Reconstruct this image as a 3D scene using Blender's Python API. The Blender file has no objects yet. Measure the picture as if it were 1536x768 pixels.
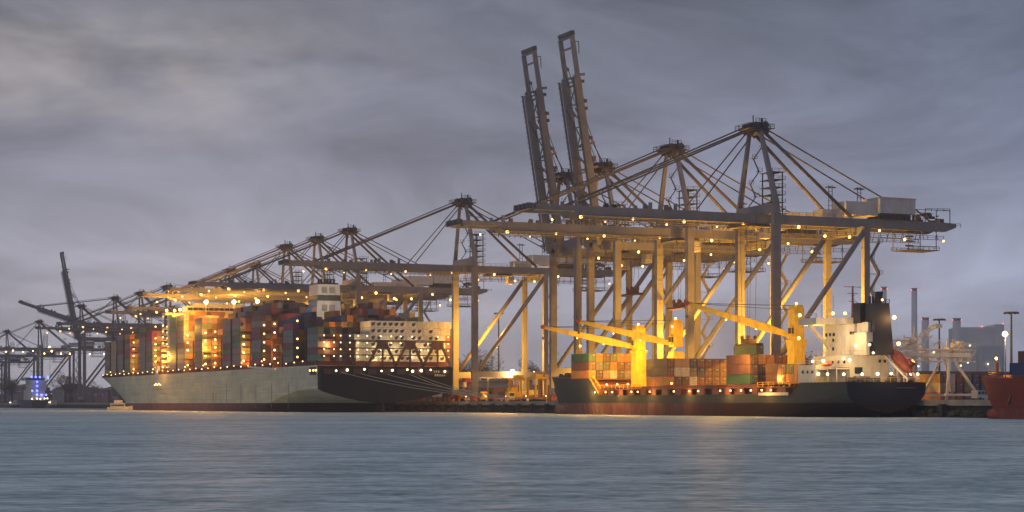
import bpy, math, random
from mathutils import Vector, Matrix
R = math.radians
random.seed(7)
sc = bpy.context.scene

# ------------------------------------------------------------------ camera
# world frame = quay frame: +X landward across the quay, +Y along the quay away from the camera
CX, CH, TH, FPX = -289.0, 3.3, R(24.0), 2848.0
cam_d = bpy.data.cameras.new('camera')
cam = bpy.data.objects.new('camera', cam_d); sc.collection.objects.link(cam)
cam.location = (CX, 0, CH)
cam.rotation_euler = (R(90), 0, -TH)
cam_d.sensor_width = 36.0
cam_d.lens = 36.0 * FPX / 1536.0
cam_d.shift_y = 222.0 / 1536.0
cam_d.clip_start = 0.5
cam_d.clip_end = 30000
sc.camera = cam

# ------------------------------------------------------------------ world: dusk overcast sky
SKY_K = 1.0
w = bpy.data.worlds.new("World"); sc.world = w; w.use_nodes = True
nt = w.node_tree; N = nt.nodes; L = nt.links; N.clear()
def nd(tree, t, **kw):
    n = tree.nodes.new(t)
    for k, v in kw.items(): setattr(n, k, v)
    return n
out = nd(nt, 'ShaderNodeOutputWorld'); bg = nd(nt, 'ShaderNodeBackground')
tc = nd(nt, 'ShaderNodeTexCoord'); sep = nd(nt, 'ShaderNodeSeparateXYZ')
L.new(tc.outputs['Generated'], sep.inputs[0])
ramp = nd(nt, 'ShaderNodeValToRGB')
cr = ramp.color_ramp
stops = [(0.0, (.50, .50, .545)), (.04, (.47, .475, .53)), (.07, (.405, .415, .48)), (.125, (.23, .243, .298)), (.19, (.155, .168, .202)),
         (.25, (.145, .157, .187)), (.5, (.185, .195, .222)), (1.0, (.25, .262, .288))]
cr.elements[0].position, cr.elements[0].color = stops[0][0], (*stops[0][1], 1)
cr.elements[1].position, cr.elements[1].color = stops[-1][0], (*stops[-1][1], 1)
for p, c in stops[1:-1]:
    e = cr.elements.new(p); e.color = (*c, 1)
L.new(sep.outputs['Z'], ramp.inputs[0])
svh = Vector((math.sin(math.atan2((100 - 768) / FPX, 1) + TH), math.cos(math.atan2((100 - 768) / FPX, 1) + TH), 0))
# cloud streaks: project the direction on a cloud layer far overhead
addz = nd(nt, 'ShaderNodeMath', operation='ADD'); addz.inputs[1].default_value = .10
L.new(sep.outputs['Z'], addz.inputs[0])
maxz = nd(nt, 'ShaderNodeMath', operation='MAXIMUM'); maxz.inputs[1].default_value = .04
L.new(addz.outputs[0], maxz.inputs[0])
dv = nd(nt, 'ShaderNodeVectorMath', operation='DIVIDE'); cmb = nd(nt, 'ShaderNodeCombineXYZ')
for i in range(3): L.new(maxz.outputs[0], cmb.inputs[i])
L.new(tc.outputs['Generated'], dv.inputs[0]); L.new(cmb.outputs[0], dv.inputs[1])
mp = nd(nt, 'ShaderNodeMapping'); mp.inputs['Rotation'].default_value = (R(4), R(-5), 0); mp.inputs['Scale'].default_value = (1, 1, 2.7)
L.new(tc.outputs['Generated'], mp.inputs[0])
n1 = nd(nt, 'ShaderNodeTexNoise'); n1.inputs['Scale'].default_value = 8; n1.inputs['Detail'].default_value = 8; n1.inputs['Roughness'].default_value = .6
n1.inputs['Distortion'].default_value = .6
L.new(mp.outputs[0], n1.inputs['Vector'])
cl = nd(nt, 'ShaderNodeMapRange'); cl.inputs[1].default_value = .33; cl.inputs[2].default_value = .67; cl.inputs[3].default_value = .72; cl.inputs[4].default_value = 1.27
L.new(n1.outputs['Fac'], cl.inputs[0])
mul = nd(nt, 'ShaderNodeVectorMath', operation='SCALE')
dt = nd(nt, 'ShaderNodeVectorMath', operation='DOT_PRODUCT'); dt.inputs[1].default_value = (svh.x, svh.y, 0); L.new(tc.outputs['Generated'], dt.inputs[0])
dtr = nd(nt, 'ShaderNodeMapRange'); dtr.inputs[1].default_value = .86; dtr.inputs[2].default_value = 1.0; L.new(dt.outputs['Value'], dtr.inputs[0])
tint = nd(nt, 'ShaderNodeMix', data_type='RGBA'); tint.inputs[6].default_value = (.88, .94, 1.13, 1); tint.inputs[7].default_value = (1.06, 1.0, 1.02, 1)
L.new(dtr.outputs[0], tint.inputs[0])
tm = nd(nt, 'ShaderNodeVectorMath', operation='MULTIPLY'); L.new(ramp.outputs[0], tm.inputs[0]); L.new(tint.outputs[2], tm.inputs[1])
L.new(tm.outputs[0], mul.inputs[0]); L.new(cl.outputs[0], mul.inputs['Scale'])
# the thin place in the overcast, low in the south west, where the last light comes through
sunaz = math.atan2((100 - 768) / FPX, 1) - 0.0 + TH      # azimuth from +Y towards +X
sel = R(9.8)
svec = Vector((math.sin(sunaz) * math.cos(sel), math.cos(sunaz) * math.cos(sel), math.sin(sel)))
sub = nd(nt, 'ShaderNodeVectorMath', operation='SUBTRACT'); sub.inputs[1].default_value = svec
L.new(tc.outputs['Generated'], sub.inputs[0])
sc2 = nd(nt, 'ShaderNodeVectorMath', operation='MULTIPLY'); sc2.inputs[1].default_value = (1, 1, 3.6)
L.new(sub.outputs[0], sc2.inputs[0])
ln = nd(nt, 'ShaderNodeVectorMath', operation='LENGTH'); L.new(sc2.outputs[0], ln.inputs[0])
gl = nd(nt, 'ShaderNodeMapRange', interpolation_type='SMOOTHERSTEP'); gl.inputs[1].default_value = .0; gl.inputs[2].default_value = .28; gl.inputs[3].default_value = 1; gl.inputs[4].default_value = 0
L.new(ln.outputs['Value'], gl.inputs[0])
n2 = nd(nt, 'ShaderNodeTexNoise'); n2.inputs['Scale'].default_value = 11; n2.inputs['Detail'].default_value = 6; n2.inputs['Distortion'].default_value = .3
L.new(mp.outputs[0], n2.inputs['Vector'])
n2r = nd(nt, 'ShaderNodeMapRange'); n2r.inputs[1].default_value = .40; n2r.inputs[2].default_value = .72
L.new(n2.outputs['Fac'], n2r.inputs[0])
gm = nd(nt, 'ShaderNodeMath', operation='MULTIPLY'); n2b = nd(nt, 'ShaderNodeMath', operation='MULTIPLY_ADD'); n2b.inputs[1].default_value = .8; n2b.inputs[2].default_value = .10
L.new(n2r.outputs[0], n2b.inputs[0]); L.new(gl.outputs[0], gm.inputs[0]); L.new(n2b.outputs[0], gm.inputs[1])
gc = nd(nt, 'ShaderNodeVectorMath', operation='SCALE'); gc.inputs[0].default_value = (.28, .235, .20)
L.new(gm.outputs[0], gc.inputs['Scale'])
addc = nd(nt, 'ShaderNodeVectorMath', operation='ADD'); L.new(mul.outputs[0], addc.inputs[0]); L.new(gc.outputs[0], addc.inputs[1])
sky = nd(nt, 'ShaderNodeTexSky', sky_type='NISHITA'); sky.sun_disc = False
sky.sun_elevation = R(24); sky.sun_rotation = R(-105)
skm = nd(nt, 'ShaderNodeVectorMath', operation='SCALE'); skm.inputs['Scale'].default_value = .004
L.new(sky.outputs[0], skm.inputs[0])
add2 = nd(nt, 'ShaderNodeVectorMath', operation='ADD'); L.new(addc.outputs[0], add2.inputs[0]); L.new(skm.outputs[0], add2.inputs[1])
L.new(add2.outputs[0], bg.inputs[0]); bg.inputs[1].default_value = SKY_K
L.new(bg.outputs[0], out.inputs[0])

# ------------------------------------------------------------------ sun behind the overcast
sd = bpy.data.lights.new('sun', 'SUN'); sd.energy = .16; sd.angle = R(40); sd.color = (1, .95, .92)
sun = bpy.data.objects.new('sun', sd); sc.collection.objects.link(sun)
lvec = Vector((math.sin(R(-105)) * math.cos(R(24)), math.cos(R(-105)) * math.cos(R(24)), math.sin(R(24))))
sun.rotation_euler = lvec.to_track_quat('Z', 'Y').to_euler()
sc.view_settings.view_transform = 'Standard'; sc.view_settings.look = 'None'
sc.view_settings.exposure = 0.0; sc.view_settings.gamma = 1.0; sc.view_settings.use_curve_mapping = False
sc.cycles.use_denoising = True
sc.cycles.sample_clamp_indirect = 4.0
sc.cycles.max_bounces = 5
sc.cycles.volume_bounces = 0

# ------------------------------------------------------------------ materials
MATS = {}
def mat(name, col, rough=.6, metal=0.0, var=.12, nscale=.35, bump=0.0, grime=0.0, stretch=(1, 1, 1)):
    if name in MATS: return MATS[name]
    m = bpy.data.materials.new(name); m.use_nodes = True; t = m.node_tree
    b = t.nodes['Principled BSDF']; b.inputs['Roughness'].default_value = rough; b.inputs['Metallic'].default_value = metal
    g = nd(t, 'ShaderNodeNewGeometry')
    mpn = nd(t, 'ShaderNodeMapping'); mpn.inputs['Scale'].default_value = stretch
    t.links.new(g.outputs['Position'], mpn.inputs[0])
    n = nd(t, 'ShaderNodeTexNoise'); n.inputs['Scale'].default_value = nscale; n.inputs['Detail'].default_value = 5; n.inputs['Roughness'].default_value = .65
    t.links.new(mpn.outputs[0], n.inputs['Vector'])
    mr = nd(t, 'ShaderNodeMapRange'); mr.inputs[1].default_value = .25; mr.inputs[2].default_value = .75
    mr.inputs[3].default_value = 1 - var * 1.6; mr.inputs[4].default_value = 1 + var
    t.links.new(n.outputs['Fac'], mr.inputs[0])
    s = nd(t, 'ShaderNodeVectorMath', operation='SCALE'); s.inputs[0].default_value = col
    t.links.new(mr.outputs[0], s.inputs['Scale'])
    src = s.outputs[0]
    if grime:
        n3 = nd(t, 'ShaderNodeTexNoise'); n3.inputs['Scale'].default_value = 1.1; n3.inputs['Detail'].default_value = 6
        mp3 = nd(t, 'ShaderNodeMapping'); mp3.inputs['Scale'].default_value = (1, 1, .12)
        t.links.new(g.outputs['Position'], mp3.inputs[0]); t.links.new(mp3.outputs[0], n3.inputs['Vector'])
        r3 = nd(t, 'ShaderNodeMapRange'); r3.inputs[1].default_value = .52; r3.inputs[2].default_value = .75; r3.inputs[4].default_value = grime
        t.links.new(n3.outputs['Fac'], r3.inputs[0])
        mx = nd(t, 'ShaderNodeMix', data_type='RGBA'); mx.inputs[7].default_value = (.10, .05, .03, 1)
        t.links.new(r3.outputs[0], mx.inputs[0]); t.links.new(src, mx.inputs[6]); src = mx.outputs[2]
    t.links.new(src, b.inputs['Base Color'])
    if bump:
        bp = nd(t, 'ShaderNodeBump'); bp.inputs['Strength'].default_value = bump; bp.inputs['Distance'].default_value = .3
        t.links.new(n.outputs['Fac'], bp.inputs['Height']); t.links.new(bp.outputs[0], b.inputs['Normal'])
    MATS[name] = m; return m
def emat(name, col, strength):
    if name in MATS: return MATS[name]
    m = bpy.data.materials.new(name); m.use_nodes = True; b = m.node_tree.nodes['Principled BSDF']
    b.inputs['Base Color'].default_value = (.8, .8, .8, 1)
    b.inputs['Emission Color'].default_value = (*col, 1); b.inputs['Emission Strength'].default_value = strength
    m.cycles.emission_sampling = 'NONE'
    MATS[name] = m; return m
def hull_mat(name, top, boot, zb, stern=None, ystern=0, scratch=.25, boot_scratch=.5, aft=None):
    """painted hull: boot-topping below height zb, streaks of rust and scraped paint"""
    m = bpy.data.materials.new(name); m.use_nodes = True; t = m.node_tree; b = t.nodes['Principled BSDF']; b.inputs['Roughness'].default_value = .8; b.inputs['Specular IOR Level'].default_value = .2
    g = nd(t, 'ShaderNodeNewGeometry'); sp = nd(t, 'ShaderNodeSeparateXYZ'); t.links.new(g.outputs['Position'], sp.inputs[0])
    gt = nd(t, 'ShaderNodeMath', operation='GREATER_THAN'); gt.inputs[1].default_value = zb; t.links.new(sp.outputs['Z'], gt.inputs[0])
    def noise(scale, vs, a, c_, d=6):
        mm = nd(t, 'ShaderNodeMapping'); mm.inputs['Scale'].default_value = vs; t.links.new(g.outputs['Position'], mm.inputs[0])
        n = nd(t, 'ShaderNodeTexNoise'); n.inputs['Scale'].default_value = scale; n.inputs['Detail'].default_value = d; n.inputs['Roughness'].default_value = .65
        t.links.new(mm.outputs[0], n.inputs['Vector'])
        r = nd(t, 'ShaderNodeMapRange'); r.inputs[1].default_value = a; r.inputs[2].default_value = c_; t.links.new(n.outputs['Fac'], r.inputs[0]); return r.outputs[0]
    def mix(f, c1, c2):
        x = nd(t, 'ShaderNodeMix', data_type='RGBA')
        if isinstance(f, float): x.inputs[0].default_value = f
        else: t.links.new(f, x.inputs[0])
        for i, c in ((6, c1), (7, c2)):
            if isinstance(c, tuple): x.inputs[i].default_value = (*c, 1)
            else: t.links.new(c, x.inputs[i])
        return x.outputs[2]
    def scl(f, k):
        x = nd(t, 'ShaderNodeMath', operation='MULTIPLY'); t.links.new(f, x.inputs[0]); x.inputs[1].default_value = k; return x.outputs[0]
    topc = mix(noise(.05, (1, 1, 3), .3, .7), tuple(v * .82 for v in top), tuple(min(1, v * 1.12) for v in top))
    topc = mix(scl(noise(.35, (1, 1, .25), .52, .8), scratch), topc, tuple(v * .45 for v in top))
    topc = mix(scl(noise(.12, (.3, .3, 6), .55, .75), scratch), topc, tuple(min(1, v * 1.5 + .03) for v in top))
    br = nd(t, 'ShaderNodeTexBrick'); br.inputs['Scale'].default_value = 1; br.inputs['Brick Width'].default_value = 11; br.inputs['Row Height'].default_value = 2.7; br.inputs['Mortar Size'].default_value = .07
    br.inputs['Color1'].default_value = (1, 1, 1, 1); br.inputs['Color2'].default_value = (.90, .90, .90, 1); br.inputs['Mortar'].default_value = (.72, .70, .68, 1)
    cx_ = nd(t, 'ShaderNodeCombineXYZ'); t.links.new(sp.outputs['Y'], cx_.inputs[0]); t.links.new(sp.outputs['Z'], cx_.inputs[1]); t.links.new(cx_.outputs[0], br.inputs['Vector'])
    vm = nd(t, 'ShaderNodeVectorMath', operation='MULTIPLY'); t.links.new(topc, vm.inputs[0]); t.links.new(br.outputs['Color'], vm.inputs[1]); topc = vm.outputs[0]
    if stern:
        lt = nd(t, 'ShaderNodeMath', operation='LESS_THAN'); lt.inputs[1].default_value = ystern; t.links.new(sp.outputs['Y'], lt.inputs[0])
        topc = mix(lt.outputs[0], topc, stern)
    btc = mix(scl(noise(.5, (1, 1, .3), .45, .7), boot_scratch), boot, (.42, .30, .25))
    btc = mix(scl(noise(.3, (1, 1, .5), .5, .75), .6), btc, tuple(v * .4 for v in boot))
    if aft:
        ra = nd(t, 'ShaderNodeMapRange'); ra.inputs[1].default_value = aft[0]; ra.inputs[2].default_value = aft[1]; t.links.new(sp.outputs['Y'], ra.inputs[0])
        btc = mix(ra.outputs[0], (.03, .012, .012), btc)  # shade under the stern overhang painted into the boot colour
    c = mix(gt.outputs[0], btc, topc)
    t.links.new(c, b.inputs['Base Color']); MATS[name] = m; return m

M_CRANE = mat('crane_paint', (.215, .207, .210), .55, var=.14, nscale=.25, grime=.22)
M_CRANED = mat('crane_dark', (.085, .08, .08), .6, var=.2)
M_STAY = mat('stay_paint', (.13, .11, .105), .6, var=.15)
M_ROPE = mat('wire_rope', (.08, .075, .075), .6)
M_RAIL = mat('walkway_steel', (.12, .11, .11), .6)
M_HOUSE = mat('machinery_house_paint', (.6, .58, .56), .5, var=.1, grime=.25)
M_WHITE = mat('white_paint', (.68, .64, .56), .5, var=.1, grime=.3)
M_BLACK = mat('black_paint', (.025, .025, .027), .5)
M_GLASS = mat('dark_glass', (.02, .025, .03), .1)
M_YELLOW = mat('yellow_crane_paint', (.82, .52, .04), .55, var=.2, nscale=.5, grime=.35)
M_RED = mat('red_paint', (.42, .06, .04), .6)
M_ORANGE = mat('orange_paint', (.75, .17, .04), .5)
M_PURPLE = mat('lashing_steel', (.085, .04, .042), .6, var=.2)
M_RUSTDECK = mat('rust_deck', (.22, .075, .05), .7, var=.25)
M_YEL2 = mat('signal_yellow', (.8, .48, .03), .5, grime=.2)
M_CONC = mat('quay_concrete', (.26, .24, .21), .85, var=.3, nscale=.3, bump=.4)
M_QWALL = mat('quay_wall', (.05, .045, .033), .9, var=.5, nscale=.6, bump=.6)
M_ASPH = mat('asphalt', (.055, .055, .058), .85, var=.2)
M_LEAF = mat('foliage', (.055, .075, .04), .8, var=.5, nscale=.5)
M_BARK = mat('bark', (.09, .06, .04), .9)
M_RUB = mat('rubber', (.02, .02, .02), .8)
M_LAMP = emat('sodium_bulb', (1, .52, .13), 5)
M_LAMPB = emat('bright_sodium_bulb', (1, .60, .2), 30)
M_LAMPW = emat('pale_bulb', (1, .80, .42), 4)
M_LAMPR = emat('red_beacon', (1, .10, .08), 3)
M_LAMPBL = emat('blue_bulb', (.08, .12, 1), 6)

# ------------------------------------------------------------------ mesh builder
class MB:
    def __init__(s): s.v = []; s.f = []; s.m = []
    def add(s, vs, fs, mi=0):
        o = len(s.v); s.v += [tuple(v) for v in vs]; s.f += [tuple(i + o for i in f) for f in fs]; s.m += [mi] * len(fs); return s
    def box(s, x0, x1, y0, y1, z0, z1, mi=0):
        return s.add([(x0, y0, z0), (x1, y0, z0), (x1, y1, z0), (x0, y1, z0), (x0, y0, z1), (x1, y0, z1), (x1, y1, z1), (x0, y1, z1)],
                     [(0, 3, 2, 1), (4, 5, 6, 7), (0, 1, 5, 4), (1, 2, 6, 5), (2, 3, 7, 6), (3, 0, 4, 7)], mi)
    def beam(s, a, b, w_, h=None, mi=0, w2=None, h2=None):
        """rectangular bar a->b; w_ across, h up; w2/h2 at the b end"""
        h = w_ if h is None else h; w2 = w_ if w2 is None else w2; h2 = h if h2 is None else h2
        a = Vector(a); b = Vector(b); d = (b - a).normalized()
        up = Vector((0, 0, 1)) if abs(d.z) < .95 else Vector((1, 0, 0))
        sx = d.cross(up).normalized(); su = sx.cross(d).normalized()
        vs = []
        for p, ww, hh in ((a, w_, h), (b, w2, h2)):
            for i, j in ((-1, -1), (1, -1), (1, 1), (-1, 1)): vs.append(p + sx * i * ww / 2 + su * j * hh / 2)
        return s.add(vs, [(3, 2, 1, 0), (4, 5, 6, 7), (0, 1, 5, 4), (1, 2, 6, 5), (2, 3, 7, 6), (3, 0, 4, 7)], mi)
    def tube(s, a, b, r, n=8, r2=None, mi=0):
        r2 = r if r2 is None else r2
        a = Vector(a); b = Vector(b); d = (b - a).normalized()
        up = Vector((0, 0, 1)) if abs(d.z) < .95 else Vector((1, 0, 0))
        sx = d.cross(up).normalized(); su = sx.cross(d).normalized()
        vs = []
        for p, rr in ((a, r), (b, r2)):
            for k in range(n):
                t = 2 * math.pi * k / n; vs.append(p + sx * math.cos(t) * rr + su * math.sin(t) * rr)
        fs = [(k, (k + 1) % n, n + (k + 1) % n, n + k) for k in range(n)] + [tuple(range(n - 1, -1, -1)), tuple(range(n, 2 * n))]
        return s.add(vs, fs, mi)
    def ball(s, c, r, n=8, m_=5, mi=0, sz=1.0):
        vs = [(c[0], c[1], c[2] + r * sz)]
        for i in range(1, m_):
            ph = math.pi * i / m_
            for k in range(n):
                t = 2 * math.pi * k / n; vs.append((c[0] + r * math.sin(ph) * math.cos(t), c[1] + r * math.sin(ph) * math.sin(t), c[2] + r * math.cos(ph) * sz))
        vs.append((c[0], c[1], c[2] - r * sz)); last = len(vs) - 1; fs = []
        for k in range(n): fs.append((0, 1 + k, 1 + (k + 1) % n)); fs.append((last, last - n + (k + 1) % n, last - n + k))
        for i in range(m_ - 2):
            for k in range(n):
                a = 1 + i * n + k; b = 1 + i * n + (k + 1) % n; fs.append((a, a + n, b + n, b))
        return s.add(vs, fs, mi)
    def railing(s, a, b, h=1.2, n=None, t=.08, mi=0):
        a = Vector(a); b = Vector(b); n = n or max(2, int((b - a).length / 2.5))
        up = Vector((0, 0, h))
        s.beam(a + up, b + up, t, t, mi); s.beam(a + up * .5, b + up * .5, t * .7, t * .7, mi)
        for i in range(n + 1):
            p = a.lerp(b, i / n); s.beam(p, p + up, t, t, mi)
        return s
    def mesh(s, name, mats, smooth=False):
        me = bpy.data.meshes.new(name); me.from_pydata(s.v, [], s.f)
        for m in (mats if isinstance(mats, (list, tuple)) else [mats]): me.materials.append(m)
        if any(s.m): me.polygons.foreach_set('material_index', s.m)
        if getattr(s, 'ns', 0): me.polygons.foreach_set('use_smooth', [i < s.ns for i in range(len(s.f))])
        if getattr(s, 'ns', 0): me.set_sharp_from_angle(angle=R(20))
        if smooth: me.polygons.foreach_set('use_smooth', [True] * len(s.f))
        me.update(); return me

COL = sc.collection.objects
def link(name, me, parent=None, loc=None, rot=None, label=None, cat=None, group=None, kind=None):
    o = bpy.data.objects.new(name, me); COL.link(o)
    if parent is not None: o.parent = parent
    if loc is not None: o.location = loc
    if rot is not None: o.rotation_euler = rot
    if label: o['label'] = label
    if cat: o['category'] = cat
    if group: o['group'] = group
    if kind: o['kind'] = kind
    return o
def thing(name, label, cat, loc=(0, 0, 0), rz=0, group=None):
    return link(name, None, None, loc, (0, 0, rz), label, cat, group)
CACHE = {}
def cached(key, fn, mats, smooth=False):
    if key not in CACHE:
        mb = MB(); fn(mb); CACHE[key] = mb.mesh(key, mats, smooth)
    return CACHE[key]
def bulb(name, parent, loc, r=.4, m=None, key=None):
    m = m or M_LAMP
    me = cached('bulb_%s_%.2f' % (m.name, r), lambda b: b.ball((0, 0, 0), r, 8, 5), m)
    return link(name, me, parent, loc)
def light(loc, power, col=(1, .56, .18), parent=None, radius=.5, spot=None, aim=None, name='lamp_and_fill_glow'):
    ld = bpy.data.lights.new(name, 'SPOT' if spot else 'POINT'); ld.energy = power; ld.color = col; ld.shadow_soft_size = radius
    o = bpy.data.objects.new(name, ld); COL.link(o); o.location = loc
    if parent is not None: o.parent = parent
    if spot:
        ld.spot_size = R(spot); ld.spot_blend = .6
        o.rotation_euler = (Vector(aim) - Vector(loc)).to_track_quat('-Z', 'Y').to_euler()
    return o
def at(px, d):
    """world point on the ground that the photo shows at column px, d metres deep"""
    x = (px - 768) / FPX * d
    return (CX + x * math.cos(TH) + d * math.sin(TH), -x * math.sin(TH) + d * math.cos(TH))

G = 4.3     # quay deck level
# ------------------------------------------------------------------ setting
def water():
    m = bpy.data.materials.new('harbour_water'); m.use_nodes = True; t = m.node_tree; b = t.nodes['Principled BSDF']
    b.inputs['IOR'].default_value = 1.33; b.inputs['Specular IOR Level'].default_value = .32
    g = nd(t, 'ShaderNodeNewGeometry')
    # bright and dark sheen of ruffled water painted into its colour, along the swell
    def patch(sc_, wide, lo, hi, a, c_, det=7):
        mm = nd(t, 'ShaderNodeMapping'); mm.vector_type = 'TEXTURE'; mm.inputs['Rotation'].default_value = (0, 0, R(-20)); mm.inputs['Scale'].default_value = (wide, 1, 1)
        t.links.new(g.outputs['Position'], mm.inputs[0])
        n = nd(t, 'ShaderNodeTexNoise'); n.inputs['Scale'].default_value = sc_; n.inputs['Detail'].default_value = det; n.inputs['Roughness'].default_value = .62; n.inputs['Distortion'].default_value = .4
        t.links.new(mm.outputs[0], n.inputs['Vector'])
        r = nd(t, 'ShaderNodeMapRange'); r.inputs[1].default_value = a; r.inputs[2].default_value = c_; r.inputs[3].default_value = lo; r.inputs[4].default_value = hi
        t.links.new(n.outputs['Fac'], r.inputs[0]); return r.outputs[0]
    p1 = patch(.035, 2.2, .0, 1.0, .36, .64); p2 = patch(.30, 1.5, .0, 1.0, .40, .60, 6); p3 = patch(1.3, 1.2, .0, 1.0, .40, .60, 4)
    av = nd(t, 'ShaderNodeMath', operation='MULTIPLY_ADD'); av.inputs[1].default_value = .72
    mix23 = nd(t, 'ShaderNodeMath', operation='MULTIPLY_ADD'); mix23.inputs[1].default_value = .5; t.links.new(p3, mix23.inputs[0])
    h2 = nd(t, 'ShaderNodeMath', operation='MULTIPLY'); h2.inputs[1].default_value = .5; t.links.new(p2, h2.inputs[0]); t.links.new(h2.outputs[0], mix23.inputs[2]); t.links.new(mix23.outputs[0], av.inputs[0])
    hf = nd(t, 'ShaderNodeMath', operation='MULTIPLY'); hf.inputs[1].default_value = .28; t.links.new(p1, hf.inputs[0]); t.links.new(hf.outputs[0], av.inputs[2])
    cm = nd(t, 'ShaderNodeMix', data_type='RGBA'); cm.inputs[6].default_value = (.14, .255, .24, 1); cm.inputs[7].default_value = (.92, 1.0, .97, 1)
    t.links.new(av.outputs[0], cm.inputs[0]); t.links.new(cm.outputs[2], b.inputs['Base Color'])
    rr_ = nd(t, 'ShaderNodeMapRange'); rr_.inputs[3].default_value = .62; rr_.inputs[4].default_value = .42
    t.links.new(av.outputs[0], rr_.inputs[0]); t.links.new(rr_.outputs[0], b.inputs['Roughness'])
    hs = []
    for sc_, rz, vs, dist in ((.55, R(-24), (.45, 1.0, 1), .5), (.09, R(-24), (.35, 1.0, 1), .3), (2.2, R(-24), (.5, 1, 1), .2)):
        mm = nd(t, 'ShaderNodeMapping'); mm.vector_type = 'TEXTURE'; mm.inputs['Rotation'].default_value = (0, 0, rz); mm.inputs['Scale'].default_value = (1 / vs[0], 1 / vs[1], 1)
        t.links.new(g.outputs['Position'], mm.inputs[0])
        n = nd(t, 'ShaderNodeTexNoise'); n.inputs['Scale'].default_value = sc_; n.inputs['Detail'].default_value = 4; n.inputs['Distortion'].default_value = dist
        t.links.new(mm.outputs[0], n.inputs['Vector']); hs.append(n.outputs['Fac'])
    prev = None
    for h, st, ds in ((hs[1], .8, 4.0), (hs[0], 1.0, 1.4), (hs[2], .6, .25)):
        bp = nd(t, 'ShaderNodeBump'); bp.inputs['Strength'].default_value = st; bp.inputs['Distance'].default_value = ds
        t.links.new(h, bp.inputs['Height'])
        if prev: t.links.new(prev, bp.inputs['Normal'])
        prev = bp.outputs[0]
    t.links.new(prev, b.inputs['Normal'])
    mb = MB(); mb.add([(-5000, -3000, 0), (-3.2, -3000, 0), (-3.2, 9000, 0), (-5000, 9000, 0)], [(0, 1, 2, 3)])
    link('water', mb.mesh('water', m), kind='structure')
water()
def quay():
    q = MB(); q.add([(-3.2, -3000, G), (6000, -3000, G), (6000, 9000, G), (-3.2, 9000, G)], [(0, 1, 2, 3)])
    link('ground', q.mesh('ground', M_ASPH), kind='structure')
    e = MB()
    e.box(-4.4, -3.2, 200, 2600, 2.9, G + .02, 0)      # capping beam
    link('quay_capping', e.mesh('quay_capping', M_CONC), kind='structure')
    wq = MB(); wq.add([(-3.25, -3000, -3), (-3.25, 9000, -3), (-3.25, 9000, G - .01), (-3.25, -3000, G - .01)], [(0, 3, 2, 1)])
    qw = link('quay_wall', wq.mesh('quay_wall', M_QWALL), kind='structure')
    fm = cached('fender', lambda b: b.box(-.5, .5, -1.0, 1.0, -3.4, .1).box(-.75, -.5, -.8, .8, -3.1, -.2), M_RUB)
    cap = cached('bollard', lambda b: b.tube((0, 0, 0), (0, 0, .6), .28, 8).tube((0, 0, .6), (0, 0, .85), .45, 8), mat('bollard_paint', (.5, .4, .1), .6))
    rnd = random.Random(3)
    for y in range(380, 860, 12):
        link('fender', fm, qw, (-5.0, y, 3.2))
    for y in range(386, 860, 24):
        link('bollard', cap, qw, (-3.9, y, G + .02))
    # stones and tide-worn blocks at the foot of the wall
    st = MB()
    for i in range(900):
        y = rnd.uniform(360, 760); s = rnd.uniform(.4, 1.1); z = rnd.uniform(-.2, 1.4)
        st.ball((-4.2 - (1.4 - z) * rnd.uniform(.1, .5), y, z), s, 6, 4, 0, rnd.uniform(.5, .9))
    link('shore_stones', st.mesh('shore_stones', M_QWALL), qw, kind='stuff')
quay()

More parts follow.
